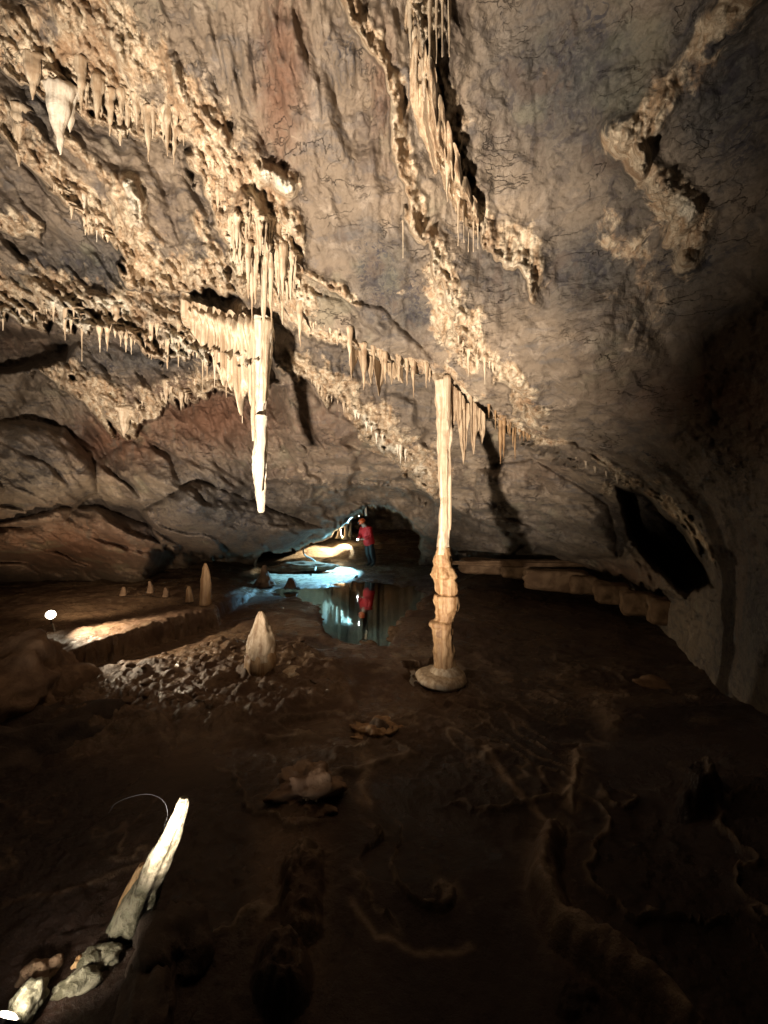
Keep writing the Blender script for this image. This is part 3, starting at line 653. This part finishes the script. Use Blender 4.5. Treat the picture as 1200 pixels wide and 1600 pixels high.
# draperies: fins hanging from the roof
def drapery(name, prof, m, label, cat, thick=.035, Yr=None, dY=0.0, parent=None, wave=.02, seed=1, spread=0.25, ribs=9, ribamp=.035, follow=0, shoulder=0.0):
    """prof: (u, vtop, vbottom) from left to right; a curtain with ribs and its own thickness"""
    U = np.array([p[0] for p in prof], float); T = np.array([p[1] for p in prof], float); B = np.array([p[2] for p in prof], float)
    nu, nt = 90, 46; uu = np.linspace(U[0], U[-1], nu); tt = np.interp(uu, U, T) + 5 * pn(uu * .08, 0, 0, seed) + 3 * pn(uu * .3, 0, 0, seed); bb = np.interp(uu, U, B) + 5 * pn(uu * .5, 0, 0, seed + 1)
    if Yr is None: y0 = np.array([min(roof_Y(a, b), roof_Y(a, b - 6)) for a, b in zip(uu, tt)]); y0 = np.convolve(np.pad(y0, 6, 'edge'), np.ones(13) / 13, 'valid')
    else: y0 = np.interp(uu, [U[0], U[-1]], Yr)
    y0 = y0 + dY
    ts = np.linspace(0, 1, nt)[:, None]; s = np.linspace(0, 1, nu)[None, :]
    vv = tt[None, :] + (bb - tt)[None, :] * ts
    X = (uu[None, :] - 600) / F * y0[None, :]; Z = CZ + (800 - vv) / F * y0[None, :]
    yg = y0[None, :] + 0 * ts
    if follow:
        ry = np.array([[roof_Y(a, b) for a in uu] for b in np.linspace(0, 1, nt)]) if False else np.array([[roof_Y(uu[j], vv[i, j]) for j in range(nu)] for i in range(nt)])
        for _ in range(6): ry[1:-1, 1:-1] = .25 * (ry[:-2, 1:-1] + ry[2:, 1:-1] + ry[1:-1, :-2] + ry[1:-1, 2:])
        yg = yg * (1 - follow) + follow * (ry - thick)
    X = (uu[None, :] - 600) / F * yg; Z = CZ + (800 - vv) / F * yg
    rib = np.abs(np.sin(s * math.pi * ribs + 1.2 * pn(s * 5, 0, ts * .6, seed))) ** .7
    yf = yg - ribamp * rib + wave * pn(X * 6, 0, Z * .8, seed + 2) + .012 * pn(X * 30, 0, Z * 9, seed + 3)
    edge = np.sqrt(np.clip(np.minimum(s, 1 - s) * 14, 0, 1)) * np.clip((1 - ts) * 8 + .06, 0, 1) ** .5
    yf = yf - shoulder * np.exp(-((ts - .12) / .14) ** 2) * (1 + .5 * pn(X * 9, 0, Z * 6, seed + 6))
    front = np.stack([X + 0 * ts, yg + (yf - yg - thick) * edge, Z], -1)
    backs = np.stack([X + 0 * ts, yg + thick * edge + .002, Z], -1)
    V = np.concatenate([front.reshape(-1, 3), backs.reshape(-1, 3)]); o0 = V[nu // 2].copy(); V = V - o0
    Fc = []; n = nt * nu
    for i in range(nt - 1):
        for j in range(nu - 1):
            a = i * nu + j; Fc.append((a, a + nu, a + nu + 1, a + 1)); Fc.append((n + a, n + a + 1, n + a + nu + 1, n + a + nu))
        Fc.append((i * nu, n + i * nu, n + (i + 1) * nu, (i + 1) * nu)); e = i * nu + nu - 1; Fc.append((e, e + nu, n + e + nu, n + e))
    for j in range(nu - 1):
        Fc.append((j, j + 1, n + j + 1, n + j)); e = (nt - 1) * nu + j; Fc.append((e, n + e, n + e + 1, e + 1))
    o = mesh_obj(name, V.tolist(), Fc, m); o.location = Vector(o0)
    if parent: o.parent = parent; o.location = Vector(o0) - parent.location
    elif label: tag(o, label, cat)
    return o

# the flowstone curtain and the long stalactite at its right end
YC = 4.80
cur = empty('flowstone_curtain', W(370, 510, YC)); tag(cur, 'wide cream flowstone curtain with jagged hem left of the long stalactite', 'flowstone')
drapery('curtain_sheet', [(300,492,520),(318,494,545),(335,500,560),(344,502,585),(350,503,600),(356,505,592),(362,506,612),(368,506,596),(375,507,640),(377,508,655),(381,508,618),(388,508,610),(394,508,640),(400,509,620),(408,509,600)], M['calcite'], None, None, .07, (5.00, 4.74), parent=cur, ribs=11, ribamp=.08, seed=4, shoulder=.10)
drapery('curtain_sheet', [(290,490,512),(320,492,520),(360,500,516),(400,508,524),(428,512,530)], M['calcite'], None, None, .22, (5.08, 4.90), parent=cur, ribs=6, ribamp=.06, seed=14, dY=.03)
for k, (u, v, l, wd) in enumerate([(322,520,70,9),(334,525,78,10),(343,520,72,11),(352,520,100,9),(365,520,92,9),(377,520,140,11),(388,515,110,12),(395,515,125,10)]):
    s = spike(u, v, l, wd, YC + .20 - .035 * k, M['white'] if k in (1, 2, 4) else M['calcite'], name='curtain_drip', up=.04); s.parent = cur; s.location = s.location - cur.location
lt = empty('long_stalactite', W(408, 505, YC - .1)); tag(lt, 'longest stalactite, cream-white and ribbed, hanging almost to the water in the centre left', 'stalactite')
lathe('shaft', rows_px([(500,392,426),(515,394,425),(560,396,421),(610,396,418),(650,397,416),(690,396,417),(715,396,416),(745,397,416),(770,400,414),(798,403,412),(801,405,410)], YC - .1), M['white'], lt, sides=40, sub=14, rough=.16, flute=.38, seed=21, nf=14)
for k, (r, m_) in enumerate([([(502,394,404),(540,394,403),(600,396,402),(650,394,401),(690,396,400)], 'calcite'), ([(505,402,413),(560,401,411),(600,402,408),(648,403,407)], 'white'), ([(505,410,427),(540,411,423),(570,412,421),(604,413,420),(632,413,417)], 'calcite'), ([(652,402,420),(660,402,419),(700,405,417),(740,407,415),(770,408,412)], 'white')]):
    lathe('rib', rows_px([(a, b, c, -.04 - .01 * k) for a, b, c in r], YC - .12), M[m_], lt, sides=16, sub=8, rough=.2, flute=.3, seed=30 + k, nf=14)

# ------------------------------------------------------------------ the column
YK = 5.0
kc = empty('cave_column', W(692, 1062, YK)); tag(kc, 'tall cream dripstone column joining roof and water right of centre', 'column')
lathe('shaft', rows_px([(556,672,712,.45),(570,674,706,.28),(584,676,701,.10),(596,678,698),(627,681,703),(671,683,707),(695,684,704),(729,685,704),(779,686.5,704),(827,686,703),(847,682.5,703),(866,680,705)], YK), M['calcite'], kc, sides=40, sub=14, rough=.22, flute=.26, seed=2, nf=7)
lathe('lower_shaft', rows_px([(855,683,704),(864,680,705),(870,678,705),(877,676,707),(884,679,706),(891,677,711),(899,674,713),(904,679,711),(914,680,715),(926,681,715),(928,684,712),(930,678,717),(948,679,716),(957,681,713),(965,682,710),(969,679,708),(972,671,708),(977,671,708),(982,675,708),(999,677,708),(1019,677,710),(1039,679,711),(1052,679,711)], YK), M['brown'], kc, sides=44, sub=8, rough=.16, flute=.16, seed=5, nf=12)
lathe('collar', rows_px([(1038,682,710),(1044,675,718),(1050,671,722),(1056,673,720),(1062,680,712)], YK), M['calcite'], kc, sides=40, sub=5, rough=.08, seed=6)
lathe('shelf_disc', rows_px([(1048,672,712),(1050,656,724),(1055,651,729),(1061,651,730),(1067,657,724),(1074,676,706),(1090,678,706)], YK), M['calcite'], kc, sides=56, sub=5, rough=.10, seed=8, depth=1.0, nf=7)
lathe('side_stalactite', rows_px([(590,690,704,-.06),(630,692,703,-.06),(670,694,702,-.06),(695,697,700,-.06),(703,698,699.5,-.06)], YK), M['calcite'], kc, sides=14, sub=6, rough=.15, flute=.2, seed=9)
lathe('rib', rows_px([(700,699,704,-.03),(760,700,705,-.04),(815,700,705,-.04),(828,701,703.5,-.04)], YK), M['calcite'], kc, sides=12, sub=6, rough=.15, seed=10)
for k, (prof, lab) in enumerate([([(700,600,630),(704,602,672),(708,606,668),(713,610,655),(718,616,664),(722,622,640),(727,628,650)], 'brown drapery fin touching the right side of the column'),
        ([(712,612,650),(716,616,672),(720,620,700),(724,625,727),(727,628,715),(731,632,668),(734,636,650)], 'longest pointed brown drapery fin right of the column'),
        ([(733,618,640),(736,622,690),(740,628,711),(744,634,680),(749,640,672),(753,645,694),(756,650,680),(758,655,665)], 'outer right drapery fin with two points beside the column')]):
    drapery('drapery', prof, M['tan'], lab, 'drapery', .03, (5.05 + .03 * k, 5.1 + .03 * k), ribs=4, ribamp=.03, seed=50 + k)
drapery('drapery', [(545,545,560),(549,545,592),(553,546,575),(560,550,560),(566,553,585),(571,555,570),(580,558,600),(584,560,580),(592,563,620),(597,565,600),(604,568,580),(612,571,598),(618,573,590),(630,576,600)], M['tan'], 'brown saw-toothed drapery along the roof edge left of the column', 'drapery', .03, None, dY=.08, ribs=9, ribamp=.04, seed=61)
drapery('drapery', [(640,80,150),(655,90,205),(668,110,235),(680,140,272),(688,170,262),(696,200,300),(704,230,310),(714,260,332),(722,290,345),(735,320,352),(748,345,372)], M['tan'], 'orange-brown drapery sweeping down the roof in the upper middle', 'drapery', .05, None, dY=-.02, ribs=8, ribamp=.05, seed=63, follow=.85)

# ------------------------------------------------------------------ stalagmites
def stalagmite(rows, Y, m, label, seed=1, sides=30, rough=.14, flute=.12, name='stalagmite', group=None, nf=9, depth=1):
    r = rows_px(rows[::-1], Y); o = lathe(name, r, m, sides=sides, sub=7, rough=rough, flute=flute, seed=seed, nf=nf, depth=depth)
    return tag(o, label, 'stalagmite', group)
sg = empty('stalagmite', W(406, 1070, 4.95)); tag(sg, 'bullet-shaped stalagmite with pale top and orange-brown foot on the mud', 'stalagmite')
lathe('cap', rows_px([(1030,388,426),(1018,387,428),(1005,388,427),(990,391,425),(975,396,419),(962,401,414),(955,405,410)], 4.95), M['tan'], sg, sides=40, sub=8, rough=.16, flute=.22, seed=12, nf=12)
lathe('foot', rows_px([(1085,376,436),(1070,381,431),(1058,382,431),(1045,384,430),(1030,384,430),(1018,388,427)], 4.95), M['brown'], sg, sides=40, sub=6, rough=.16, flute=.12, seed=13)
lathe('foot_knob', rows_px([(1075,380,398,-.1),(1060,381,397,-.1),(1048,384,395,-.1),(1044,387,392,-.1)], 4.95), M['brown'], sg, sides=20, sub=5, rough=.12, seed=14)
stalagmite([(880,319,323),(888,316,326),(900,315,329),(915,314,329),(928,313,329),(945,312,330)], 7.6, M['brown'], 'slim upright stalagmite on the far left bank', 15)
stalagmite([(916,293,297),(922,291,299),(930,291,301),(940,290,302)], 7.6, M['brown'], 'short stump stalagmite left of the slim one on the bank', 16)
stalagmite([(917,191,195),(921,190,197),(930,187,199)], 8.2, M['stone'], 'small rounded stalagmite in the shade at the back of the left bank', 17)
stalagmite([(908,232,235),(914,232,238),(926,230,242)], 8.2, M['stone'], 'small crooked stump stalagmite at the back of the left bank', 18)
stalagmite([(918,257,260),(922,256,263),(932,254,266)], 8.2, M['stone'], 'low stump stalagmite between the crooked stump and the short stump', 19)
stalagmite([(883,410,416),(892,408,418),(903,404,424),(915,396,432)], 11.2, M['stone'], 'dark silhouetted stalagmite in front of the blue pool at its left end', 20)
stalagmite([(903,451,458),(908,449,461),(918,444,466)], 11.0, M['stone'], 'low dark silhouetted knob in front of the blue pool', 21)
# bottom-left lit stalagmite, leaning
front = stalagmite([(1246,282,293),(1252,279.5,296),(1270,272,292),(1296,259,286),(1322,243,276),(1347,228,267),(1370,217,258),(1387,206,251),(1405,194,248),(1421,183,245),(1441,172,236),(1470,162,226),(1510,150,220)], 2.0, M['pale'], 'floodlit leaning spear-shaped stalagmite at the bottom left', 22, 48, .14, .18, nf=16)
stalagmite([(1350,218,226),(1370,205,228),(1400,190,228),(1440,172,225),(1490,160,220)], 2.08, M['brown'], 'brown stalagmite stub joined to the left of the floodlit spear', 23, 30)
stalagmite([(1436,155,160),(1450,146,161),(1475,136,158),(1500,130,156)], 2.15, M['brown'], 'dim brown pointed stone left of the floodlit spear foot', 24, 24)

# ------------------------------------------------------------------ boulders and stones
def rock(name, c, size, m, label=None, cat='rock', group=None, seed=1, sub=4, rough=.25, rot=0, boxy=.6):
    bm = bmesh.new(); bmesh.ops.create_icosphere(bm, subdivisions=sub, radius=1.0)
    co = np.array([v.co[:] for v in bm.verts]); s = seed * 3.7
    n = fbm(co[:, 0] * 1.1 + s, co[:, 1] * 1.1, co[:, 2] * 1.1, 4, seed % 40, .55) * rough * 1.6
    k = 1 + n; co = co * k[:, None]
    p = 2.6 if boxy < .8 else 7.0; nn = (np.abs(co) ** p).sum(1) ** (1 / p); co = co * ((np.linalg.norm(co, axis=1) / nn) ** boxy)[:, None]
    for v, q in zip(bm.verts, co): v.co = (q[0] * size[0], q[1] * size[1], q[2] * size[2])
    o = bm_obj(name, bm, m); o.location = c; o.rotation_euler = (0, 0, rot)
    if label: tag(o, label, cat, group)
    return o
def rock_px(name, u, v, Y, wpx, hpx, dep, m, label, **kw):
    return rock(name, W(u, v, Y), (wpx / 2 / F * Y, dep, hpx / 2 / F * Y), m, label, **kw)
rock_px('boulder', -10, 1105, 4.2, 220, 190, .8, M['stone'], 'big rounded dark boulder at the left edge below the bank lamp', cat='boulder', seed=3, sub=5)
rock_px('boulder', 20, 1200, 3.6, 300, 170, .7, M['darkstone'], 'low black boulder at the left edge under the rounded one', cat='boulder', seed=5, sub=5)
rock_px('flat_stone', 454, 1056, 4.9, 46, 20, .16, M['calcite'], 'flat pale stone lying right of the bullet-shaped stalagmite', seed=6)
rock_px('rock', 470, 887, 14.2, 96, 17, .3, M['stone'], 'dark elongated rock lying across the middle of the blue pool', seed=7, sub=5)
rock_px('rock', 595, 1158, 3.75, 90, 34, .2, M['brown'], 'knobbly pale lump of flowstone in the water at the centre', seed=9, sub=5, rough=.5)
rock_px('rock', 215, 1440, 2.3, 1, 1, .01, M['pale'], 'x', seed=1) if False else None
# lit chips near the floodlight
for k, (u, v, Y, a, b, d, lab, m_) in enumerate([(155,1500,1.84,56,38,.05,'pale lit stone chip just below the floodlit spear','pale'), (122,1542,1.74,60,34,.05,'pale-yellow lit stone chip beside the bottom left floodlight','pale'),
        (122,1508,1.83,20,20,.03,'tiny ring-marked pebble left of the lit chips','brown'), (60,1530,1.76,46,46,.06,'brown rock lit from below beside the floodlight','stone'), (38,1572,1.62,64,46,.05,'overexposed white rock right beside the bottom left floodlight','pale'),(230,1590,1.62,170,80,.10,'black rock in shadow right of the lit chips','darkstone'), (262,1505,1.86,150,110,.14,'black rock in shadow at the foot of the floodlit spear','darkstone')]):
    rock_px('rock', u, v, Y, a, b, d, M[m_], lab, seed=20 + k, rot=.4 * k)
for k, (u, v, Y, a, b, d, lab) in enumerate([(482,1238,3.0,92,52,.2,'brown cauliflower-shaped flowstone lump in the dark centre foreground'), (505,1276,2.85,64,40,.16,'smaller flowstone lump leaning on the right of the cauliflower lump'), (440,1300,2.8,96,44,.2,'brown flowstone lump at the lower left of the cauliflower lump')]):
    rock_px('flowstone_lump', u, v, Y, a, b, d, M['stone'], lab, cat='flowstone', seed=90 + k, sub=5, rough=.45)
# rim blocks along the right wall
bl = [(752,881,62,26,10.6),(806,887,40,28,10.1),(868,903,84,34,9.4),(912,910,38,30,9.0),(955,925,44,34,8.3),(1000,940,48,38,7.6),(1045,952,50,40,7.0)]
for k, (u, v, a, b, Y) in enumerate(bl):
    rock_px('stone_block', u, v + 3, Y, a * 1.05, b - 2, .25, M['block'], 'tan stone block in the low rim along the right wall, %s' % ['nearest the column', 'second from the column', 'the longest one', 'fourth from the column', 'fifth from the column', 'second from the right end', 'at the right end'][k], cat='block', group='rim blocks along the right wall', seed=60 + k, rough=.10, boxy=1.0, rot=-.35)
tag(rock_px('rock_ledge', 850, 880, 10.0, 300, 11, .25, M['block'], None, seed=77, sub=5, rough=.15), 'long flat brown ledge resting along the rim blocks on the right', 'ledge')
rock_px('rock', 1070, 1285, 3.0, 90, 60, .25, M['block'], 'orange-brown rounded rock in the dark at the right', seed=81, sub=5)
rock_px('rock', 1018, 1072, 4.8, 46, 16, .2, M['block'], 'small flat brown rock in the dark right foreground', seed=82)
# clods on the mud
rr = random.Random(9)
cl = []
for k in range(70):
    u = rr.uniform(130, 520); v = rr.uniform(1010, 1130)
    if poly_in(np.array([u]), np.array([v]), [(150,1140),(200,1040),(330,1010),(520,1010),(520,1080),(400,1120)])[0] < 0 or (370 < u < 440): continue
    Y = CZ * F / (v - 800) * .97; x = (u - 600) / F * Y; s = rr.uniform(.018, .05)
    rock('clod', (x, Y, fz(x, Y) + s * .2), (s * rr.uniform(.9, 2), s, s * .7), M['stone'], 'small brown mud clod scattered on the mud left of the centre', 'clod', 'mud clods on the left floor', seed=rr.randrange(40), sub=2, rot=rr.uniform(0, 3))
for k, (u, v, s) in enumerate([(188,1043,13), (213,1046,15)]):
    rock_px('pebble', u, v, 5.3, s, s, .06, M['stone'], ['round pebble at the left edge of the mud flat', 'round pebble right of its twin on the mud flat'][k], cat='pebble', seed=40 + k, sub=3)
# small pale columns in the far passage
for k, (u, a, b, wd) in enumerate([(530,812,838,6),(541,806,840,7),(548,812,836,4),(572,780,806,2.6)]):
    Y = 20 if k < 3 else 14.0
    stalagmite([(a-4,u-wd,u+wd),(a,u-wd/2,u+wd/2),((a+b)/2,u-wd/2.6,u+wd/2.6),(b-3,u-wd/2,u+wd/2),(b+3,u-wd,u+wd)] if k < 3 else [(a,u-wd,u+wd),(a+8,u-1,u+1),(b-6,u-2.5,u+1.5),(b,u-1,u+2)], Y, M['white'],
      ['left one of the tiny cream columns in the far passage', 'tallest of the tiny cream columns in the far passage', 'right one of the tiny cream columns in the far passage', 'thin knotted pale stalactite above the person'][k], 90 + k, 12)

# ------------------------------------------------------------------ tubes, lamps, cables
def tube(name, pts, r, m, parent=None, sides=6):
    P = [Vector(p) for p in pts]; Q = []
    for i in range(len(P) - 1):                       # Catmull-Rom
        p0 = P[max(i - 1, 0)]; p1 = P[i]; p2 = P[i + 1]; p3 = P[min(i + 2, len(P) - 1)]
        for k in range(8):
            t = k / 8; Q.append(.5 * ((2 * p1) + (p2 - p0) * t + (2 * p0 - 5 * p1 + 4 * p2 - p3) * t * t + (3 * p1 - p0 - 3 * p2 + p3) * t ** 3))
    Q.append(P[-1]); V = []; Fc = []
    for i, q in enumerate(Q):
        d = (Q[min(i + 1, len(Q) - 1)] - Q[max(i - 1, 0)]).normalized(); a = d.orthogonal().normalized(); b = d.cross(a)
        if i: 
            a = (pa - d * pa.dot(d)).normalized(); b = d.cross(a)
        pa = a
        for j in range(sides):
            t = 2 * math.pi * j / sides; V.append(q + (a * math.cos(t) + b * math.sin(t)) * r)
    for i in range(len(Q) - 1):
        for j in range(sides): Fc.append((i * sides + j, i * sides + (j + 1) % sides, (i + 1) * sides + (j + 1) % sides, (i + 1) * sides + j))
    o0 = Vector(V[0]); o = mesh_obj(name, [v - o0 for v in V], Fc, m); o.location = o0
    if parent: o.parent = parent; o.location = o0 - parent.location
    return o
def cave_lamp(loc, aim, size, bulb, label):
    root = empty('cave_lamp', loc); tag(root, label, 'lamp')
    q = (Vector(aim) - Vector(loc)).to_track_quat('Z', 'Y').to_matrix().to_4x4()
    def place(o): o.parent = root; o.matrix_local = q; return o
    bm = bmesh.new(); bmesh.ops.create_cone(bm, segments=24, radius1=size * .7, radius2=size, depth=size * 1.3, cap_ends=False, matrix=Matrix.Translation((0, 0, -size * .2)))
    r = bmesh.ops.create_cone(bm, segments=24, radius1=size * .7, radius2=size * .62, depth=size * .3, cap_ends=True, matrix=Matrix.Translation((0, 0, -size)))
    place(bm_obj('housing', bm, M['metal']))
    bm = bmesh.new(); bmesh.ops.create_uvsphere(bm, u_segments=20, v_segments=12, radius=size * .9)
    for v in bm.verts: v.co.z = v.co.z * .35 + size * .32
    place(bm_obj('lens', bm, bulb))
    bm = bmesh.new(); bmesh.ops.create_cone(bm, segments=8, radius1=size * .12, radius2=size * .12, depth=size * 1.6, cap_ends=True)
    o = bm_obj('bracket', bm, M['metal'], root); o.location = (0, 0, -size * 1.25)
    return root
rock('boulder', (-1.00, .68, .27), (.30, .43, .46), M['darkstone'], 'unseen dark boulder added beside the photographer to shade the right side of the cave', 'boulder', seed=11)  # out-of-view blocker, added to keep the floodlight off the right wall
rock('boulder', (-1.64, 1.0, .09), (.50, .17, .34), M['darkstone'], 'unseen low dark rock lip added in front of the main floodlight to shade the floor', 'boulder', seed=14, rough=.12)  # added out of view to cut the floodlight off the near floor
cave_lamp(LAMP_M, LAMP_M + Vector((.5, .9, .9)), .06, M['bulb'], 'main floodlight on the floor left of the viewpoint aimed up at the roof')
cave_lamp(LAMP_A, LAMP_A + Vector((.3, 1, .9)), .045, M['bulb'], 'small floodlight at the bottom left corner aimed up at the roof')
cave_lamp(LAMP_B, LAMP_B + Vector((.55, -1, .05)), .066, M['bulb'], 'glowing round lamp standing on the mud bank at the left')
cave_lamp(LAMP_C, LAMP_C + Vector((-1, -.3, -1)), .025, M['coolbulb'], 'small cool white lamp above the right end of the blue pool')
cave_lamp(LAMP_D, LAMP_D + Vector((.3, -.4, -1)), .05, M['warmbulb'], 'small warm lamp in the far passage')
spot('pool_beam', LAMP_C + Vector((-.03, 0, -.07)), (-2.75, 14.0, 0), 2000, (.26, .68, 1.0), 98, .3, .03)
spot('passage_beam', LAMP_D + Vector((0, -.25, .08)), W(500, 856, 19.5), 1500, (1.0, .78, .48), 104, .6, .05)
tag(tube('lamp_cable', [W(82,975,6.0), W(90,995,5.85), W(108,1012,5.7), W(104,1035,5.5), W(96,1058,5.3), W(98,1075,5.2)], .012, M['cable']), 'pale cable running down the bank edge below the left lamp', 'cable')
tag(tube('lamp_cable', [W(76,985,6.0), W(95,1000,5.9), W(115,1010,5.7), W(128,1016,5.6)], .009, M['darkcable']), 'dark cable lying along the bank edge beside the pale one', 'cable')
tag(tube('thin_wire', [W(60,1330,2.45), W(95,1312,2.4), W(128,1300,2.38), W(165,1275,2.3), W(180,1256,2.3), W(205,1245,2.28), W(232,1241,2.26), W(254,1250,2.24), W(262,1272,2.22), W(255,1300,2.2), W(262,1330,2.22), W(250,1365,2.25)], .0013, M['metal']), 'thin looped wire arching in the dark above the floodlit spear', 'wire')
tag(tube('white_cable', [W(487,845,16.8), W(478,852,16.4), W(474,860,16), W(477,868,15.6), W(488,874,15), W(494,880,14.4), W(492,892,13.6)], .03, M['cable']), 'white cable dropping over the blue pool from the lamp', 'cable')

# ------------------------------------------------------------------ the caver
def skin_obj(name, verts, edges, radii, m, parent, sub=2, root=0):
    me = bpy.data.meshes.new(name); me.from_pydata(verts, edges, []); o = bpy.data.objects.new(name, me); COL.objects.link(o); o.parent = parent
    me.materials.append(m); md = o.modifiers.new('Skin', 'SKIN'); md.use_smooth_shade = True
    for i, r in enumerate(radii):
        r2 = r if isinstance(r, tuple) else (r, r)
        me.skin_vertices[0].data[i].radius = r2
    me.skin_vertices[0].data[root].use_root = True
    s = o.modifiers.new('Sub', 'SUBSURF'); s.levels = sub; s.render_levels = sub
    return o
PY = 15.7; px, py = W(580, 885, PY).x, PY; gz = fz(px, py)
per = empty('person', (px, py, gz), math.radians(-48)); per.scale = (1.06, 1.06, 1.06); per.rotation_euler = (math.radians(7), 0, math.radians(-48)); tag(per, 'person in red oversuit, dark boots and orange helmet standing bent beside the blue pool', 'person')
# local: faces -y, slightly bent forward
V_ = [(0,0,.92),(0,-.02,1.08),(0,-.06,1.25),(0,-.11,1.40),(0,-.16,1.50),(0,-.22,1.60),   # pelvis..head
      (.11,0,.88),(.12,-.03,.50),(.12,.03,.10),(.12,-.10,.05),(-.11,0,.88),(-.12,-.01,.50),(-.13,.05,.10),(-.13,-.08,.05),
      (.19,-.10,1.38),(.25,-.12,1.12),(.14,-.34,1.04),(.07,-.41,1.05),(-.19,-.10,1.38),(-.25,-.14,1.12),(-.13,-.34,1.05),(-.06,-.41,1.06)]
E_ = [(0,1),(1,2),(2,3),(3,4),(4,5),(0,6),(6,7),(7,8),(8,9),(0,10),(10,11),(11,12),(12,13),(3,14),(14,15),(15,16),(16,17),(3,18),(18,19),(19,20),(20,21)]
R_ = [.13,.13,.15,.13,.055,.085,.09,.062,.045,.035,.09,.062,.045,.035,.062,.048,.036,.022,.062,.048,.036,.022]
skin_obj('body', V_, E_, R_, M['skin'], per)
jv = [(0,.01,.72),(0,0,.92),(0,-.02,1.10),(0,-.06,1.27),(0,-.11,1.41),(0,-.14,1.46),(.20,-.10,1.38),(.27,-.12,1.12),(.15,-.34,1.05),(-.20,-.10,1.38),(-.27,-.14,1.12),(-.15,-.34,1.06)]
skin_obj('red_jacket', jv, [(0,1),(1,2),(2,3),(3,4),(4,5),(4,6),(6,7),(7,8),(4,9),(9,10),(10,11)], [(.25,.22),(.235,.21),(.225,.20),(.24,.21),(.18,.15),(.09,.09),.105,.09,.062,.105,.09,.062], M['red'], per)
skin_obj('trousers', [(0,0,.90),(.11,0,.80),(.12,-.03,.50),(.12,.02,.28),(-.11,0,.80),(-.12,-.01,.50),(-.13,.03,.28)], [(0,1),(1,2),(2,3),(0,4),(4,5),(5,6)], [.14,.12,.10,.09,.12,.10,.09], M['black'], per)
for s, yy in ((1, .03), (-1, .05)):
    skin_obj('boot', [(.12*s,yy-.04,.70),(.125*s,yy,.34),(.125*s,yy,.09),(.125*s,yy-.12,.05),(.125*s,yy-.18,.045)], [(0,1),(1,2),(2,3),(3,4)], [.12,.092,.07,.058,.045], M['black'], per)
    for k, (dx, dz, ln) in enumerate([(-.022,.012,.07),(-.008,.018,.08),(.008,.016,.075),(.020,.008,.06),(.032,-.016,.045)]):
        b = Vector((.065 * s + dx * s, -.43, 1.05 + dz)); skin_obj('finger', [b, b + Vector((-.012*s, -ln*.5, -.004)), b + Vector((-.03*s, -ln*.8, -.03))], [(0,1),(1,2)], [.010,.009,.007], M['skin'], per, 1)
bm = bmesh.new(); bmesh.ops.create_uvsphere(bm, u_segments=24, v_segments=14, radius=.125)
for v in bm.verts:
    if v.co.z < -.02: v.co.z = -.02 + (v.co.z + .02) * .1; v.co.x *= 1.06; v.co.y *= 1.12
    v.co.y *= 1.12
hm = bm_obj('helmet', bm, M['helmet'], per); hm.location = (0, -.235, 1.655); hm.rotation_euler = (math.radians(22), 0, 0)
bm = bmesh.new(); bmesh.ops.create_cone(bm, segments=14, radius1=.03, radius2=.035, depth=.05, cap_ends=True, matrix=Matrix.Rotation(math.radians(90), 4, 'X'))
hl = bm_obj('headlamp', bm, M['metal'], hm); hl.location = (0, -.15, .03)
for nm, c, r, m_ in (('nose', (0, -.318, 1.585), .018, 'skin'), ('eye', (.033, -.302, 1.605), .011, 'black'), ('eye', (-.033, -.302, 1.605), .011, 'black'), ('mouth', (0, -.296, 1.55), .016, 'red'), ('ear', (.085, -.21, 1.585), .022, 'skin'), ('ear', (-.085, -.21, 1.585), .022, 'skin')):
    bm = bmesh.new(); bmesh.ops.create_uvsphere(bm, u_segments=10, v_segments=8, radius=r)
    if nm == 'mouth':
        for v in bm.verts: v.co.z *= .4
    o = bm_obj(nm, bm, M[m_], per); o.location = c
bm = bmesh.new(); bmesh.ops.create_cube(bm, size=.045); bmesh.ops.bevel(bm, geom=bm.edges[:], offset=.012, segments=2)
tag(bm_obj('hand_light', bm, M['coolbulb']), 'small bright light held in the hands of the person', 'torch').location = per.matrix_basis @ Vector((0, -.50, 1.05))
